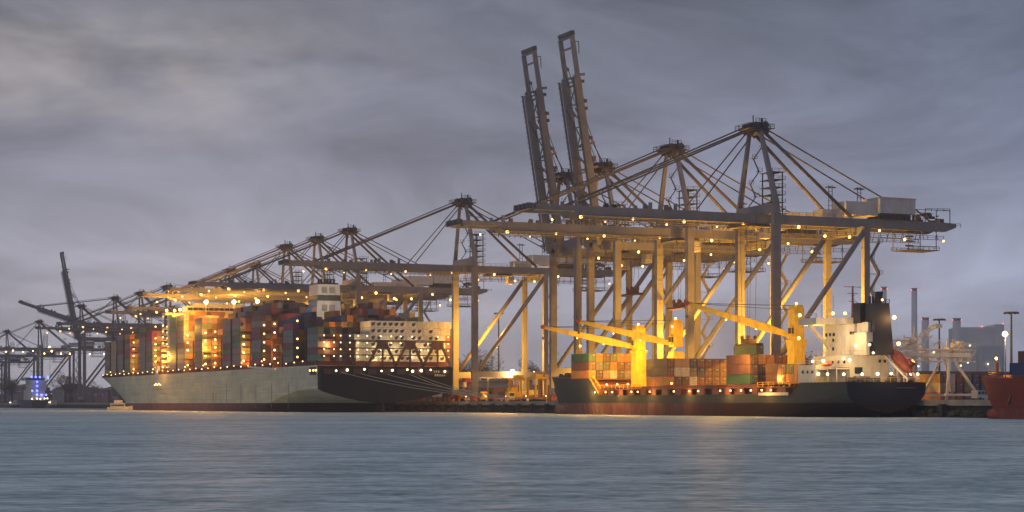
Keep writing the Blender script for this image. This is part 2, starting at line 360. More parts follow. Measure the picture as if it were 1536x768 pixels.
# ------------------------------------------------------------------ ship-to-shore cranes
HG = 52.2      # girder centre above quay
def crane(y, label, ang=0.0, scale=1.0, detail=2, lamps=True, glow=(), trolley_x=None, spreader_z=None, lampm=None, hide=()):
    """gantry crane, waterside rail on X=0. ang = boom elevation in degrees"""
    t = thing('gantry_crane', label, 'crane', (0, y, G), 0, 'ship-to-shore gantry cranes along the quay')
    t.scale = (scale,) * 3
    W = 10.0; GA = 30.5
    # legs
    def leg(b):
        for z in (20, 29, 38, 46): b.box(-1.27, 1.27, -.97, .97, z, z + .35)
        b.beam((-1.4, -.5, 13), (-1.4, -.5, HG - 2), .1); b.beam((-1.4, -.1, 13), (-1.4, -.1, HG - 2), .1)
        b.box(-1.15, 1.15, -.85, .85, 2.4, HG + 1.2); b.box(-1.25, 1.25, -.95, .95, 8.8, 12.6)
    def legl(b):
        for z in (18, 27, 36, 44): b.box(-1.07, 1.07, -.92, .92, z, z + .35)
        b.box(-.95, .95, -.8, .8, 2.4, HG - 1.4); b.box(-1.05, 1.05, -.9, .9, 8.8, 12.6)
    for s in (-1, 1):
        link('leg', cached('leg_w', leg, M_CRANE), t, (0, s * W, 0))
        link('leg', cached('leg_l', legl, M_CRANE), t, (GA, s * W, 0))
    # tie beams between waterside and landside legs, low
    for s in (-1, 1):
        link('tie_beam', cached('tie', lambda b: b.box(1.2, GA - 1.0, -.7, .7, 9.4, 11.8), M_CRANE), t, (0, s * W, 0))
        link('brace', cached('brace%d' % s, lambda b: b.tube((GA - .6, 0, HG - 3), (1.4, 0, 12.0), .78, 10), M_CRANE, True), t, (0, s * W, 0))
    # sill beams and bogies
    for x in (0, GA):
        link('sill_beam', cached('sill', lambda b: b.box(-.9, .9, -W - 1, W + 1, 2.6, 4.6), M_CRANE), t, (x, 0, 0))
        if detail:
            for s in (-1, 1):
                def bogie(b):
                    b.box(-.5, .5, -4, 4, 1.7, 2.5)
                    for q in (-2.4, 2.4): b.box(-.55, .55, q - 1.5, q + 1.5, .9, 1.7)
                    for k in range(6): b.tube((-.3, -3.6 + k * 1.44, .45), (.3, -3.6 + k * 1.44, .45), .45, 10)
                link('bogie', cached('bogie', bogie, mat('bogie_paint', (.30, .07, .04), .6)), t, (x, s * W, 0))
    # portal beams at girder level
    link('portal_beam', cached('portal_w', lambda b: b.box(-.9, .9, -W, W, HG + 1.25, HG + 4.2), M_CRANE), t)
    link('portal_beam', cached('portal_l', lambda b: b.box(-.8, .8, -W + .8, W - .8, HG - 3.6, HG - 1.45), M_CRANE), t, (GA, 0, 0))
    # leg top caps and A-frame
    for s in (-1, 1):
        link('leg_cap', cached('cap', lambda b: b.beam((0, 0, HG + 1.2), (0, 0, HG + 4.6), 2.3, 1.7, 0, 1.5, 1.3), M_CRANE), t, (0, s * W, 0))
        link('mast_leg', cached('mast%d' % s, lambda b: b.beam((0, s * W, HG + 4.4), (-.9, s * 3.0, 78), 1.35, 1.35, 0, 1.0, 1.0), M_CRANE), t)
    # apex head: platforms, sheaves, rails
    def head(b):
        b.box(-2.6, 1.6, -3.6, 3.6, 77.2, 78.3); b.box(-5.2, 3.2, -4.2, 4.2, 78.4, 78.6)
        b.box(-2.2, 1.4, -2.6, 2.6, 80.2, 80.4)
        for q in (-3, -1, 1, 3):
            b.tube((-2.4, q - .2, 79.4), (-2.4, q + .2, 79.4), 1.0, 12); b.tube((.8, q - .2, 79.6), (.8, q + .2, 79.6), 1.1, 12)
        for q in (-4.1, 4.1): b.railing((-5.1, q, 78.6), (3.1, q, 78.6), 1.2, 5, .12)
        for q in (-5.1, 3.1): b.railing((q, -4.1, 78.6), (q, 4.1, 78.6), 1.2, 4, .12)
        b.railing((-2.1, -2.5, 80.4), (1.3, -2.5, 80.4), 1.1, 3, .12)
        b.beam((-1.5, 0, 80), (-1.5, 0, 82.6), .25); b.beam((.8, -1, 80), (.8, -1, 81.8), .5)
        b.beam((-3.6, 0, 78.4), (-1, 0, 76), .4); b.box(-1.2, 1.6, -1.2, 1.2, 78.6, 80.2)
    link('apex_platform', cached('head', head, M_CRANED), t)
    # fixed girder, landward
    def girder(b):
        for q in (-4.5, 4.5):
            b.box(-3.4, 62.5, q - .55, q + .55, HG - 1.4, HG + 1.4)
            b.beam((62.5, q, HG), (66.5, q, HG + .6), 1.1, 2.8, 0, 1.1, 1.2)
        for k in range(9): b.box(k * 8 - .4, k * 8 + .4, -3.95, 3.95, HG + .3, HG + 1.2)
    link('main_girder', cached('girder', girder, M_CRANE), t)
    def gwalk(b):
        for q in (-5.9, 5.9):
            b.box(-3, 61, q - .4, q + .4, HG - 4.05, HG - 3.95)
            b.railing((-3, q + (-.4 if q < 0 else .4), HG - 4), (61, q + (-.4 if q < 0 else .4), HG - 4), 1.1, 22, .13)
            for k in range(13): b.beam((-2 + k * 5.1, q, HG - 4), (-2 + k * 5.1, q * .8, HG - 1.2), .16)
        b.railing((2, -3.9, HG + 1.4), (24, -3.9, HG + 1.4), 1.1, 9, .09)
        b.railing((53, -3.9, HG + 1.4), (62, -3.9, HG + 1.4), 1.1, 4, .1)
    link('walkway', cached('gwalk', gwalk, M_RAIL), t)
    # machinery house on the back girder
    def house(b):
        b.box(39.5, 52, -4.6, 4.6, HG + 3.4, HG + 8.0); b.box(39.2, 52.3, -4.9, 4.9, HG + 7.95, HG + 8.15)
        b.box(28, 39.3, -3.6, 3.6, HG + 2.6, HG + 6.6); b.box(20.5, 27.9, -2.6, 2.6, HG + 1.6, HG + 4.0)
    mh = link('machinery_house', cached('house', house, M_HOUSE), t)
    def hgrid(b):
        for k in range(9):
            b.box(40 + k * 1.35, 40.75 + k * 1.35, -4.75, -4.6, HG + 1.7, HG + 3.3)
        b.box(38.5, 52.6, -5.4, 5.4, HG + 1.45, HG + 1.65); b.railing((38.5, -5.4, HG + 1.65), (52.6, -5.4, HG + 1.65), 1.1, 6, .1)
        b.box(40, 51, -3, 3, HG + 1.65, HG + 3.35)
    link('louvre', cached('hgrid', hgrid, M_CRANED), mh)
    # winches, poles and cable reel at the back end
    def back(b):
        rr = random.Random(5)
        for k in range(26):
            x = rr.uniform(56.5, 64.5); y_ = rr.uniform(-3.5, 3.5); s = rr.uniform(.25, .8); z = HG + 1.4 + rr.uniform(0, 2.2)
            b.box(x - s, x + s, y_ - s, y_ + s, z, z + s * 1.4)
        b.railing((56, -4, HG + 4.6), (65, -4, HG + 4.9), .8, 4, .14)
        for x in (56, 60, 65): b.beam((x, -4, HG + 1.4), (x, -4, HG + 5.2), .2)
        b.beam((52.5, -4, HG + 5), (58, -4, HG + 1.4), .35); b.beam((52.5, -4, HG + 5.1), (65, -4, HG + 5.1), .14)
        b.beam((52.5, 4, HG + 5.1), (65, 4, HG + 5.1), .14); b.railing((62, -4, HG + .2), (69, -4, HG + .2), 1.1, 4, .12)
        for x in (23, 33): 
            for q in (-1, 1): b.beam((x + q * .6, -3, HG + 4), (x + q * .6, -3, HG + 11), .16)
            for k in range(5): b.beam((x - .6, -3, HG + 5 + k * 1.4), (x + .6, -3, HG + 5 + k * 1.4), .14)
            b.box(x - 1.5, x + 1.5, -3.6, -2.4, HG + 10.2, HG + 10.5)
        # frame above the waterside portal (boom hoist gear)
        for x in (3.5, 6.5):
            for q in (-3, 3): b.beam((x, q, HG + 1.4), (x, q, HG + 14), .28)
        for k in range(6): b.box(2.8, 7.2, -3.6, 3.6, HG + 3 + k * 2.2, HG + 3.12 + k * 2.2); b.railing((2.8, -3.6, HG + 3.1 + k * 2.2), (7.2, -3.6, HG + 3.1 + k * 2.2), .9, 2, .1)
    link('deck_machinery', cached('back', back, M_CRANED), t, kind='stuff')
    # hanging maintenance platform under the back reach
    def hang(b):
        for x in (50, 60):
            for q in (-4, 4): b.beam((x, q, HG - 1.4), (x, q, HG - 7), .18)
        b.box(49.5, 61, -4.2, 4.2, HG - 7.1, HG - 6.9)
        for q in (-4.2, 4.2): b.railing((49.5, q, HG - 6.9), (61, q, HG - 6.9), 1.0, 6, .13)
        for k in range(4): b.box(48.5, 51.5, -4.4, -4.2, HG - 2 - k * 1.4, HG - 1.5 - k * 1.4)
        b.beam((50, -4.2, HG - 6), (60, -4.2, HG - 6), .16)
    link('hanging_platform', cached('hang', hang, M_RAIL), t)
    # backstays
    for s in (-1, 1):
        link('backstay', cached('bs%d' % s, lambda b: b.tube((.6, s * 2.6, 77.6), (29.0, s * 5.0, HG + 1.6), .52, 8), M_STAY, True), t)
        link('backstay', cached('bt%d' % s, lambda b: b.tube((1.2, s * 3.2, 78.2), (41.0, s * 4.0, HG + 7.8), .22, 6), M_STAY), t)
    # boom, hinged at (-3.6, 0, HG)
    BL = 70.0; a = R(ang)

    def boom(b):
        for q in (-4.5, 4.5):
            b.beam((0, q, 0), (-BL * .8, q, 0), 1.1, 2.7); b.beam((-BL * .8, q, 0), (-BL * .82, q, .5), 1.1, 2.7, 0, .8, 1.5); b.beam((-BL * .82, q, .5), (-BL, q, .5), .8, 1.5)
        for k in (14, 34, 54): b.box(-k - .3, -k + .3, -3.95, 3.95, .3, 1.1)
        b.box(-BL - .4, -BL + .4, -4.9, 4.9, .2, 1.1); b.box(-BL + 3.4, -BL + 3.9, -4.1, 4.1, .2, 1.0)
        for k in range(7):
            s_ = 4.0 if k % 2 else -4.0; b.beam((-2 - k * 7.6, -s_, .2), (-9.6 - k * 7.6, s_, .2), .32); b.box(-9.9 - k * 7.6, -9.5 - k * 7.6, -3.95, 3.95, 0, .5)
        for k in (26, 34, 57): 
            for q in (-4.5, 4.5): b.box(-k - .4, -k + .4, q - .4, q + .4, 1.35, 3.2)
    bo = link('boom', cached('boom', boom, M_CRANE), t, (-3.6, 0, HG), (0, a, 0))
    def bwalk(b):
        for q in (-5.4, 5.4):
            b.box(-BL * .8, -1, q - .6, q + .4, -1.75, -1.6); b.railing((-BL * .8, q, -2.5), (-1, q, -2.5), .9, 30, .17)
        b.box(-BL - 1.6, -BL - .5, -4.9, 4.9, -.1, .1); b.railing((-BL - 1.6, -4.9, 0), (-BL - 1.6, 4.9, 0), 1.3, 5, .2)
        for q in (-4, -1.4, 1.4, 4): b.box(-BL - 1.8, -BL - .2, q - .6, q + .6, .2, 1.6)
        b.beam((-BL + 2, -4.5, .5), (-BL + 2, -4.5, 2.6), .25); b.beam((-BL + 2, -4.5, 2.6), (-BL + 6, -4.5, 2.2), .2)
        rr = random.Random(8)
        for k in range(12): q = rr.choice((-4.9, 4.9)); x = -rr.uniform(6, 66); b.box(x - .5, x + .5, q - .5, q + .5, 1.3, rr.uniform(1.8, 2.8))
    link('walkway', cached('bwalk', bwalk, M_RAIL), bo)
    # forestays from the apex to the boom
    def bp(dist, h=2.0):
        return (-3.6 - dist * math.cos(a) - h * math.sin(a), HG + dist * math.sin(a) * 1.0 + h * math.cos(a))
    # (rotation about +Y by a lifts the -X end)
    ak = '%d' % ang
    if ang < 30:
        for s in (-1, 1):
            x, z = bp(56.5); link('forestay', cached('fo%s%d' % (ak, s), lambda b: b.tube((-2.4, s * 3.0, 78.6), (x, s * 4.5, z), .28, 6), M_STAY), t)
            x, z = bp(19.0); link('forestay', cached('fi%s%d' % (ak, s), lambda b: b.tube((-2.6, s * 2.4, 77.4), (x, s * 4.5, z), .2, 6), M_STAY), t)
        def ropes(b):
            x, z = bp(58)
            for q in (-1.2, 1.2): b.tube((-2.4, q, 79.8), (x, q, z), .12, 5)
        link('hoist_rope', cached('hr' + ak, ropes, M_ROPE), t)
    else:
        def ropes(b):
            for dd, q, r_ in ((60, 1.5, .13), (60, -1.5, .13), (46, 3, .2), (46, -3, .2), (30, 2.6, .2)):
                x, z = bp(dd, 1.6); b.tube((-1.4, q, 79.4), (x, q * 1.1, z), r_, 5)
        link('hoist_rope', cached('hr' + ak, ropes, M_STAY), t)
    # zigzag stair tower on the near landside leg and up to the girder
    def stairs(b):
        z = 4.8; x0, x1 = 1.7, 4.6; k = 0
        while z < HG - 6:
            a_, b_ = ((x0, z), (x1, z + 4.6)) if k % 2 == 0 else ((x1, z), (x0, z + 4.6))
            for q in (-.45, .45): b.beam((a_[0], q, a_[1]), (b_[0], q, b_[1]), .16, .42)
            b.railing((a_[0], -.5, a_[1]), (b_[0], -.5, b_[1]), 1.0, 3, .1)
            b.box(b_[0] - .9, b_[0] + .9, -.8, .8, z + 4.55, z + 4.65); b.beam((.6, 0, z + 4.6), (b_[0], 0, z + 4.6), .18)
            b.railing((b_[0] - .9, -.8, z + 4.65), (b_[0] + .9, -.8, z + 4.65), 1.0, 1, .1)
            z += 4.6; k += 1
    link('stair', cached('stairs', stairs, M_CRANE), t, (GA, -W, 0))
    if detail > 1:
        def stair2(b):
            z = HG + 4; k = 0
            while z < 74:
                f = (z - HG - 4) / (78 - HG - 4); yy = 7.5 - 5.5 * f; x0, x1 = 1.0, 3.4
                a_, b_ = (x0, x1) if k % 2 == 0 else (x1, x0)
                b.beam((a_, yy, z), (b_, yy - .8, z + 3.6), .3, .3); b.box(b_ - .8, b_ + .8, yy - 1.5, yy - .3, z + 3.6, z + 3.7)
                b.railing((b_ - .8, yy - 1.5, z + 3.7), (b_ + .8, yy - 1.5, z + 3.7), 1, 1, .1)
                z += 3.6; k += 1
        link('stair', cached('stair2', stair2, M_RAIL), t)
    # trolley and cab
    tx = trolley_x if trolley_x is not None else 14.0
    def trol(b):
        b.box(-4, 4, -5.3, 5.3, -2.2, -1.5); b.box(-2.5, 3, -2.4, 2.4, -1.5, .3)
        for q in (-3.6, 3.6): b.tube((-3, q, -1.2), (3, q, -1.2), .4, 8)
        b.railing((-4, -4.3, -2.2), (4, -4.3, -2.2), 1.0, 3, .12)
    if not (ang > 30 and tx < -4):
        tr = link('trolley', cached('trolley', trol, M_CRANED), t, (tx, 0, HG))
        link('cab', cached('cab', lambda b: b.box(4.2, 6.8, -1.4, 1.4, -5.2, -2.3).box(4.0, 7.0, -1.6, 1.6, -2.3, -2.15), M_HOUSE), tr)
        if spreader_z is not None:
            def spr(b):
                b.box(-1.3, 1.3, -2.2, 2.2, .6, 1.9); b.box(-1.0, 1.0, -6, 6, 0, .55)
                for q in (-5.6, 5.6): b.box(-1.22, 1.22, q - .4, q + .4, -.25, .5)
                for q in (-1.2, 1.2): b.tube((q - .2, -1.6, 2.2), (q + .2, -1.6, 2.2), .7, 10); b.tube((q - .2, 1.6, 2.2), (q + .2, 1.6, 2.2), .7, 10)
            link('spreader', cached('spreader', spr, mat('spreader_paint', (.11, .045, .03), .7, grime=.4)), tr, (0, 0, spreader_z - HG))
            dz = spreader_z - HG
            link('hoist_rope', cached('rope%.0f' % spreader_z, lambda b: [b.tube((q, r_, dz + 2), (q * 1.5, r_, -1.8), .07, 4) for q in (-1.2, 1.2) for r_ in (-1.6, 1.6)], M_ROPE), tr)
    # lamps
    if lamps:
        bl_ = range(8) if ang < 40 else ()
        lr = .36 if scale == 1 and y < 720 else .5
        lm = lampm or M_LAMP
        for k in bl_:
            bulb('lamp', bo, (-4 - k * 8.6 - (k * 7 % 3), -6.3 if k % 2 else -4.5, -3.0 if k % 2 else -1.7), lr * (1, .65, 1.35, .8, 1.1, .6, 1.45, .85)[k], lm)
        for x in (3, 10, 19, 27.5, 38, 47, 61):
            bulb('lamp', t, (x, -6.2, HG - 4.3 if int(x) % 2 else HG - 2.0), lr * (1.3 if x == 10 else .85 + .1 * (int(x) % 4)), lm)
    for gx, gy, gz, pw in glow: light((gx, gy, gz), pw, (1, .46, .04), t, .8)
    return t
GL = [(16, -3, 6, 60000), (11, -4, 18, 84000), (19, -3, 31, 18000)]
GL2 = [(14, 0, 8, 20000)]
crane(474, 'nearest gantry crane at the right, boom lowered over the small container ship', trolley_x=-3, spreader_z=15.9, glow=GL)
crane(524, 'second gantry crane from the right, lowered boom ending just behind the nearest one', trolley_x=2, spreader_z=29, glow=GL)
crane(573, 'taller raised boom of two, right-hand crane of the upright pair', 81, trolley_x=11, spreader_z=36, glow=GL2)
crane(603, 'left-hand crane of the pair with booms standing upright', 81, trolley_x=18, glow=GL2)
crane(695, 'gantry crane standing alone right of the big ship stern, boom over its funnel', trolley_x=14, glow=[(15, -1, 19, 60000), (9, -2, 30, 34000)])
crane(832, 'first gantry crane left of the lone one, its head above the white funnel', detail=1, glow=[(14, 0, 36, 18000)])
crane(880, 'middle crane of the three equal heads left of the big ship funnel', detail=1, glow=[(14, 0, 36, 18000)])
crane(930, 'left crane of the three equal heads above the big ship containers', detail=1, glow=[(14, 0, 36, 18000)])
crane(986, 'smaller crane whose head rises right of the three bright floodlights', 0, .93, 1)
crane(1034, 'smaller crane half hidden by booms above the orange-lit bridge front', 0, .93, 1)
crane(1181, 'faint crane head above the left end of the orange-lit booms', 0, .92, 1)
crane(1255, 'faint distant crane head right of the half-raised boom', 0, .92, 1)
crane(1335, 'distant crane with its boom half raised, pointing left', 18, .93, 1, lamps=False)
crane(1454, 'distant crane at the far left with its boom standing upright', 79, .93, 1, lamps=False)
crane(1632, 'most distant crane at the left edge with a row of lights on its boom', 0, .87, 0, lampm=M_LAMPB)
crane(1800, 'far crane at the left border, partly outside the picture', 0, .84, 0, lamps=False)
crane(1980, 'lowest far crane lattice seen under the lit boom at the left border', 0, .8, 0, lamps=False)

# ------------------------------------------------------------------ containers
CC = {'rust brown': (.165, .068, .048), 'red': (.25, .055, .042), 'orange': (.56, .21, .03), 'green': (.045, .115, .055), 'dark blue': (.03, .06, .16),
      'grey': (.21, .195, .18), 'pink-grey': (.27, .155, .14), 'olive': (.12, .15, .07), 'white': (.66, .64, .60), 'teal': (.09, .19, .15), 'tan': (.42, .27, .17),
      'light blue': (.17, .24, .30), 'dark brown': (.09, .045, .04), 'crimson': (.30, .04, .07)}
CM = {k: mat('container_' + k.replace(' ', '_'), v, .6, var=.16, nscale=.8, grime=.45) for k, v in CC.items()}
M_DOOR = mat('door_gear', (.42, .36, .32), .5)
def cbody(b, Lc, fine, W_=2.42, H_=2.56):
    """container body: corner posts and rails proud, corrugated panels recessed"""
    if not fine:
        b.box(0, W_, 0, Lc, 0, H_); return
    p = .14
    for x in (0, W_ - p):
        for y in (0, Lc - p): b.box(x, x + p, y, y + p, 0, H_)
        for z in (0, H_ - p): b.box(x, x + p, p, Lc - p, z, z + p)
    for y in (0, Lc - p):
        for z in (0, H_ - p): b.box(p, W_ - p, y, y + p, z, z + p)
    n = 20
    for sx, xa, xb in ((0, .05, .11), (1, W_ - .05, W_ - .11)):
        vs = []; 
        for i in range(2 * n + 1):
            y = p + (Lc - 2 * p) * i / (2 * n); x = xa if (i // 1) % 2 else xb
            vs += [(x, y, p), (x, y, H_ - p)]
        b.add(vs, [(2 * i, 2 * i + 2, 2 * i + 3, 2 * i + 1) if sx else (2 * i, 2 * i + 1, 2 * i + 3, 2 * i + 2) for i in range(2 * n)])
    b.box(p, W_ - p, p * .6, Lc - p * .6, .05, H_ - .04)
def cdoor(b, W_=2.42, H_=2.56):
    b.box(.2, W_ / 2 - .02, .03, .08, .18, H_ - .18, 0); b.box(W_ / 2 + .02, W_ - .2, .03, .08, .18, H_ - .18, 0)
    for x in (.45, .95, 1.47, 1.97):
        b.box(x - .03, x + .03, -.03, .03, .1, H_ - .1, 1); b.box(x - .12, x + .12, -.04, .03, .9, 1.0, 1)
    b.box(1.3, 2.1, -.01, .03, 1.9, 2.2, 1)
def creefer(b, W_=2.42, H_=2.56):
    b.box(.3, 1.75, -.05, .1, .95, 1.75, 0); b.box(.5, 1.3, -.05, .1, .6, .95, 0); b.box(1.0, 2.0, -.05, .1, 1.75, 2.0, 0); b.box(.4, .9, -.08, -.04, 1.1, 1.5, 1)
N_IND = 0
def container(x, y, z, col, label, Lc=12.19, fine=True, end='door', group='containers', W_=2.42):
    global N_IND; N_IND += 1
    key = 'cont_%s_%.1f_%d' % (col, Lc, fine)
    me = cached(key, lambda b: cbody(b, Lc, fine, W_), CM[col])
    o = link('container', me, None, (x, y, z), None, label, 'container', group)
    if end == 'door':
        link('door', cached('cdoor_' + col, cdoor, [CM[col], M_DOOR]), o)
    elif end == 'reefer':
        link('cooling_unit', cached('creefer', creefer, [M_BLACK, M_CRANED]), o)
    return o
ORD = ['first', 'second', 'third', 'fourth', 'fifth', 'sixth', 'seventh', 'eighth', 'ninth', 'tenth', 'eleventh', 'twelfth', 'thirteenth', 'fourteenth', 'fifteenth']
PITCH = 2.5

def pieces(name, parent, m, boxes):
    for bxs in boxes:
        x0, x1, y0, y1, z0, z1 = bxs
        key = 'pc_%s_%.2f_%.2f_%.2f' % (m.name, x1 - x0, y1 - y0, z1 - z0)
        link(name, cached(key, lambda b: b.box(0, x1 - x0, 0, y1 - y0, 0, z1 - z0), m), parent, (x0, y0, z0))
# ------------------------------------------------------------------ hull loft
def loft(st, mi=0, close=True):
    """st: list of (y, xc, [(half, z), ...]) keel->deck; symmetrical; returns MB"""
    b = MB(); n = len(st[0][2]); ring = 2 * n
    vs = []
    for y, xc, prof in st:
        pts = [(xc - h, yy(y, i) if callable(y) else y, z) for i, (h, z) in enumerate(prof)]
        pts2 = [(xc + h, yy(y, i) if callable(y) else y, z) for i, (h, z) in enumerate(prof)]
        vs += pts[::-1] + pts2
    fs = []
    for s in range(len(st) - 1):
        for k in range(ring - 1):
            a = s * ring + k; fs.append((a, a + ring, a + ring + 1, a + 1))
    b.add(vs, fs); b.ns = len(fs)
    b.add([vs[i] for i in range(ring)], [tuple(range(ring))])                       # transom
    # deck
    dk = [vs[s * ring] for s in range(len(st))]; dk2 = [vs[s * ring + ring - 1] for s in range(len(st))]
    m = len(st); b.add(dk + dk2, [(i, m + i, m + i + 1, i + 1) for i in range(m - 1)], 1)
    return b

# ------------------------------------------------------------------ feeder ship (small container ship with three deck cranes)
def feeder():
    X0, X1 = -27.0, -4.0; xc = -15.5; hb = 11.5
    t = thing('container_ship', 'small dark green container ship with three yellow deck cranes', 'ship', (0, 0, 0))
    st = []
    def prof(hd, hw, zd, zk=-4, flat=.9, zb=None):
        return [(hw * .3, zk), (hw * .8, zk + .5), (hw, zk + 2.2) if zb is None else (hw, zb), (hw, 0.3) if zb is None else (hw + (hd - hw) * .2, zb + (zd - zb) * .3),
                (hw + (hd - hw) * .35, 2.6) if zb is None else (hw + (hd - hw) * .55, zb + (zd - zb) * .5), (hd, 5.2) if zb is None else (hd * .98, zb + (zd - zb) * .7), (hd, zd)]
    # stern overhang: transom with a shallow V
    T = 8.7
    st.append((388.0, xc, [(.4, 1.0), (5, 1.9), (8.6, 3.3), (10.4, 4.6), (11.2, 5.8), (11.5, 7.2), (11.5, T)]))
    st.append((396.0, xc, [(.5, .2), (5.5, .9), (9.2, 2.2), (10.8, 3.4), (11.4, 4.8), (11.5, 7.0), (11.5, T)]))
    st.append((408.5, xc, [(1, -2.5), (5, -1.6), (8.8, .2), (10.7, 1.6), (11.4, 3.2), (11.5, 6.2), (11.5, T)]))
    st.append((409.5, xc, [(1, -2.5), (5, -1.6), (8.8, .2), (10.7, 1.6), (11.4, 3.0), (11.5, 4.8), (11.5, T)]))
    st.append((413.0, xc, [(1.5, -3), (6, -2), (9.4, -.4), (11, .9), (11.4, 2.3), (11.5, 4.2), (11.5, 5.9)]))
    st.append((435.0, xc, [(3, -4), (9, -3.6), (11.2, -2), (11.5, 0), (11.5, 2), (11.5, 4), (11.5, 5.9)]))
    st.append((516.0, xc, [(3, -4), (9, -3.6), (11.2, -2), (11.5, 0), (11.5, 2), (11.5, 4), (11.5, 5.9)]))
    st.append((522.0, xc, [(3, -4), (8.6, -3.6), (10.8, -2), (11.1, 0), (11.3, 2), (11.5, 4), (11.5, 6.1)]))
    st.append((529.0, xc, [(3, -4), (7.8, -3.6), (9.8, -2), (10.1, 0), (10.6, 2), (11.4, 5.5), (11.5, 11.2)]))
    st.append((545.0, xc, [(2, -4), (4.6, -3.6), (6.0, -2), (6.2, 0), (7.0, 2), (9.4, 6), (10.9, 11.4)]))
    st.append((558.0, xc, [(1, -4), (2.2, -3.6), (3.0, -2), (3.1, 0), (3.7, 2), (6.4, 6.5), (8.8, 11.8)]))
    st.append((568.0, xc, [(.3, -4), (.6, -3.6), (.9, -2), (.9, 0), (1.2, 2), (3.6, 7), (6.0, 12.1)]))
    st.append((574.0, xc, [(.02, 1.5), (.03, 1.8), (.05, 2.2), (.08, 3.0), (.4, 4.5), (1.8, 8), (3.4, 12.3)]))
    st.append((579.0, xc, [(.01, 7.5), (.02, 7.8), (.03, 8.2), (.05, 8.8), (.1, 9.6), (.3, 11), (.8, 12.5)]))
    hb_ = loft(st)
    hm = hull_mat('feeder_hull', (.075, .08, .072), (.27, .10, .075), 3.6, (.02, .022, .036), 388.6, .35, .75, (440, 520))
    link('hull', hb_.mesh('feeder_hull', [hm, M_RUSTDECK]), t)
    # navy paint of the transom end: a thin skin on the aft quarter is part of the same hull paint
    bb = MB(); bb.tube((xc, 560, .9), (xc, 575, 1.5), 1.5, 12, 1.7); bb.ball((xc, 575, 1.5), 1.72, 12, 8)
    link('bulbous_bow', bb.mesh('bulb', hm, True), t)
    g = MB()
    # gallery below the hatches: recessed side wall, pillars, rail; hatch covers
    g.box(-25.6, -5.4, 414, 520, 5.8, 7.6, 0)
    for y in range(416, 520, 7): g.box(-26.95, -26.4, y, y + 2.6, 5.9, 7.55, 0); g.box(-4.6, -4.05, y, y + .6, 5.9, 7.55, 0)
    g.box(-27.0, -4.0, 414, 522, 7.55, 7.85, 0)
    link('hatch_coaming', g.mesh('hatch_coaming', M_RUSTDECK), t)
    h = MB()
    for y0, y1 in ((431, 449), (452, 467), (476.5, 495), (505.5, 521)): h.box(-26.6, -4.6, y0, y1, 7.86, 8.5)
    h.box(-26.0, -5, 526, 545, 10.8, 11.2)
    link('hatch_cover', h.mesh('hatch_cover', mat('hatch_paint', (.20, .06, .04), .7, var=.3)), t)
    r = MB(); r.railing((-26.9, 496, 7.9), (-26.9, 522, 7.9), 1.1, 10, .14); r.railing((-26.9, 414, 7.9), (-26.9, 430, 7.9), 1.1, 6, .12)
    r.railing((-26.9, 522, 7.6), (-26.9, 527, 11.2), 1.0, 3, .16); r.railing((-27.0, 523, 6.1), (-26.9, 529, 10.6), .6, 3, .2)
    r.railing((-26.9, 388.5, T), (-26.9, 402, T), 1.1, 7, .1); r.railing((-26.9, 388.3, T), (-4.2, 388.3, T), 1.1, 9, .1)
    link('deck_rail', r.mesh('deck_rail', M_YEL2), t, kind='stuff')
    # forecastle gear, anchor pocket, foremast
    f = MB(); f.tube((xc, 560, 12), (xc, 560, 25), .45, 8, .25); f.box(xc - 1.6, xc + 1.6, 559.3, 560.7, 19.6, 19.8); f.railing((xc - 1.6, 559.3, 19.8), (xc + 1.6, 559.3, 19.8), 1, 2, .12)
    f.beam((xc - 1.4, 560, 17), (xc + 1.4, 560, 17), .2)
    link('foremast', f.mesh('foremast', M_YELLOW), t)
    f = MB(); f.box(xc - 3, xc - 1, 562, 565, 12, 13.5); f.box(xc + 1, xc + 3, 562, 565, 12, 13.5); f.box(xc - 5, xc + 5, 549, 553, 11.5, 14.5)
    f.tube((xc - 3.2, 568, 12.4), (xc - 2.4, 568, 12.4), .9, 12); f.tube((xc + 2.4, 568, 12.4), (xc + 3.2, 568, 12.4), .9, 12)
    link('windlass', f.mesh('windlass', M_CRANED), t, kind='stuff')
    bulb('deck_lamp', t, (xc, 559.4, 22.3), .4); bulb('deck_lamp', t, (xc - 5, 549, 14.9), .3); bulb('deck_lamp', t, (xc - 1, 556, 13.2), .25)
    # deck cranes
    for i, (y, top, jz, tip, base) in enumerate(((524.0, 27.6, 21.0, (-36.5, 543.0, 27.6), 8.5), (500.5, 28.6, 21.5, (-34.5, 521.5, 28.6), 8.0), (430.0, 29.6, 21.6, (-36.5, 450.5, 30.6), 8.0))):
        k = xc + (.6 if i == 0 else 3.2 if i == 1 else .6)
        if i == 0: y = 519.5
        def ped(b):
            b.box(-1.7, 1.7, -1.7, 1.7, base, base + 9.8)
            b.beam((0, 0, base + 9.8), (0, 0, jz - 1.2), 3.4, 3.4, 0, 4.2, 4.2) if i != 1 else b.beam((0, 0, base + 6), (0, 0, jz - 2.5), 5.2, 5.2, 0, 3.2, 3.2)
        link('crane_pedestal', (lambda mb: (ped(mb), mb.mesh('pedestal', M_YELLOW))[1])(MB()), t, (k, y, 0))
        hd = MB(); hd.box(-1.55, 1.55, -1.5, 1.5, jz - 1.1, top - 1.0); hd.beam((0, 0, top - 1.0), (0, 0, top), 3.1, 3.0, 0, 2.4, 2.4); hd.box(-2.4, -1.6, -1.3, 0.2, jz - .4, jz + 2.2)
        co = link('crane_house', hd.mesh('crane_house', M_YELLOW), t, (k, y, 0))
        wd = MB(); wd.box(-2.45, -2.38, -1.2, 0.1, jz + .3, jz + 1.9); wd.box(-2.3, -1.7, -1.36, -1.28, jz + .3, jz + 1.9)
        link('cab_window', wd.mesh('cab_window', M_GLASS), co)
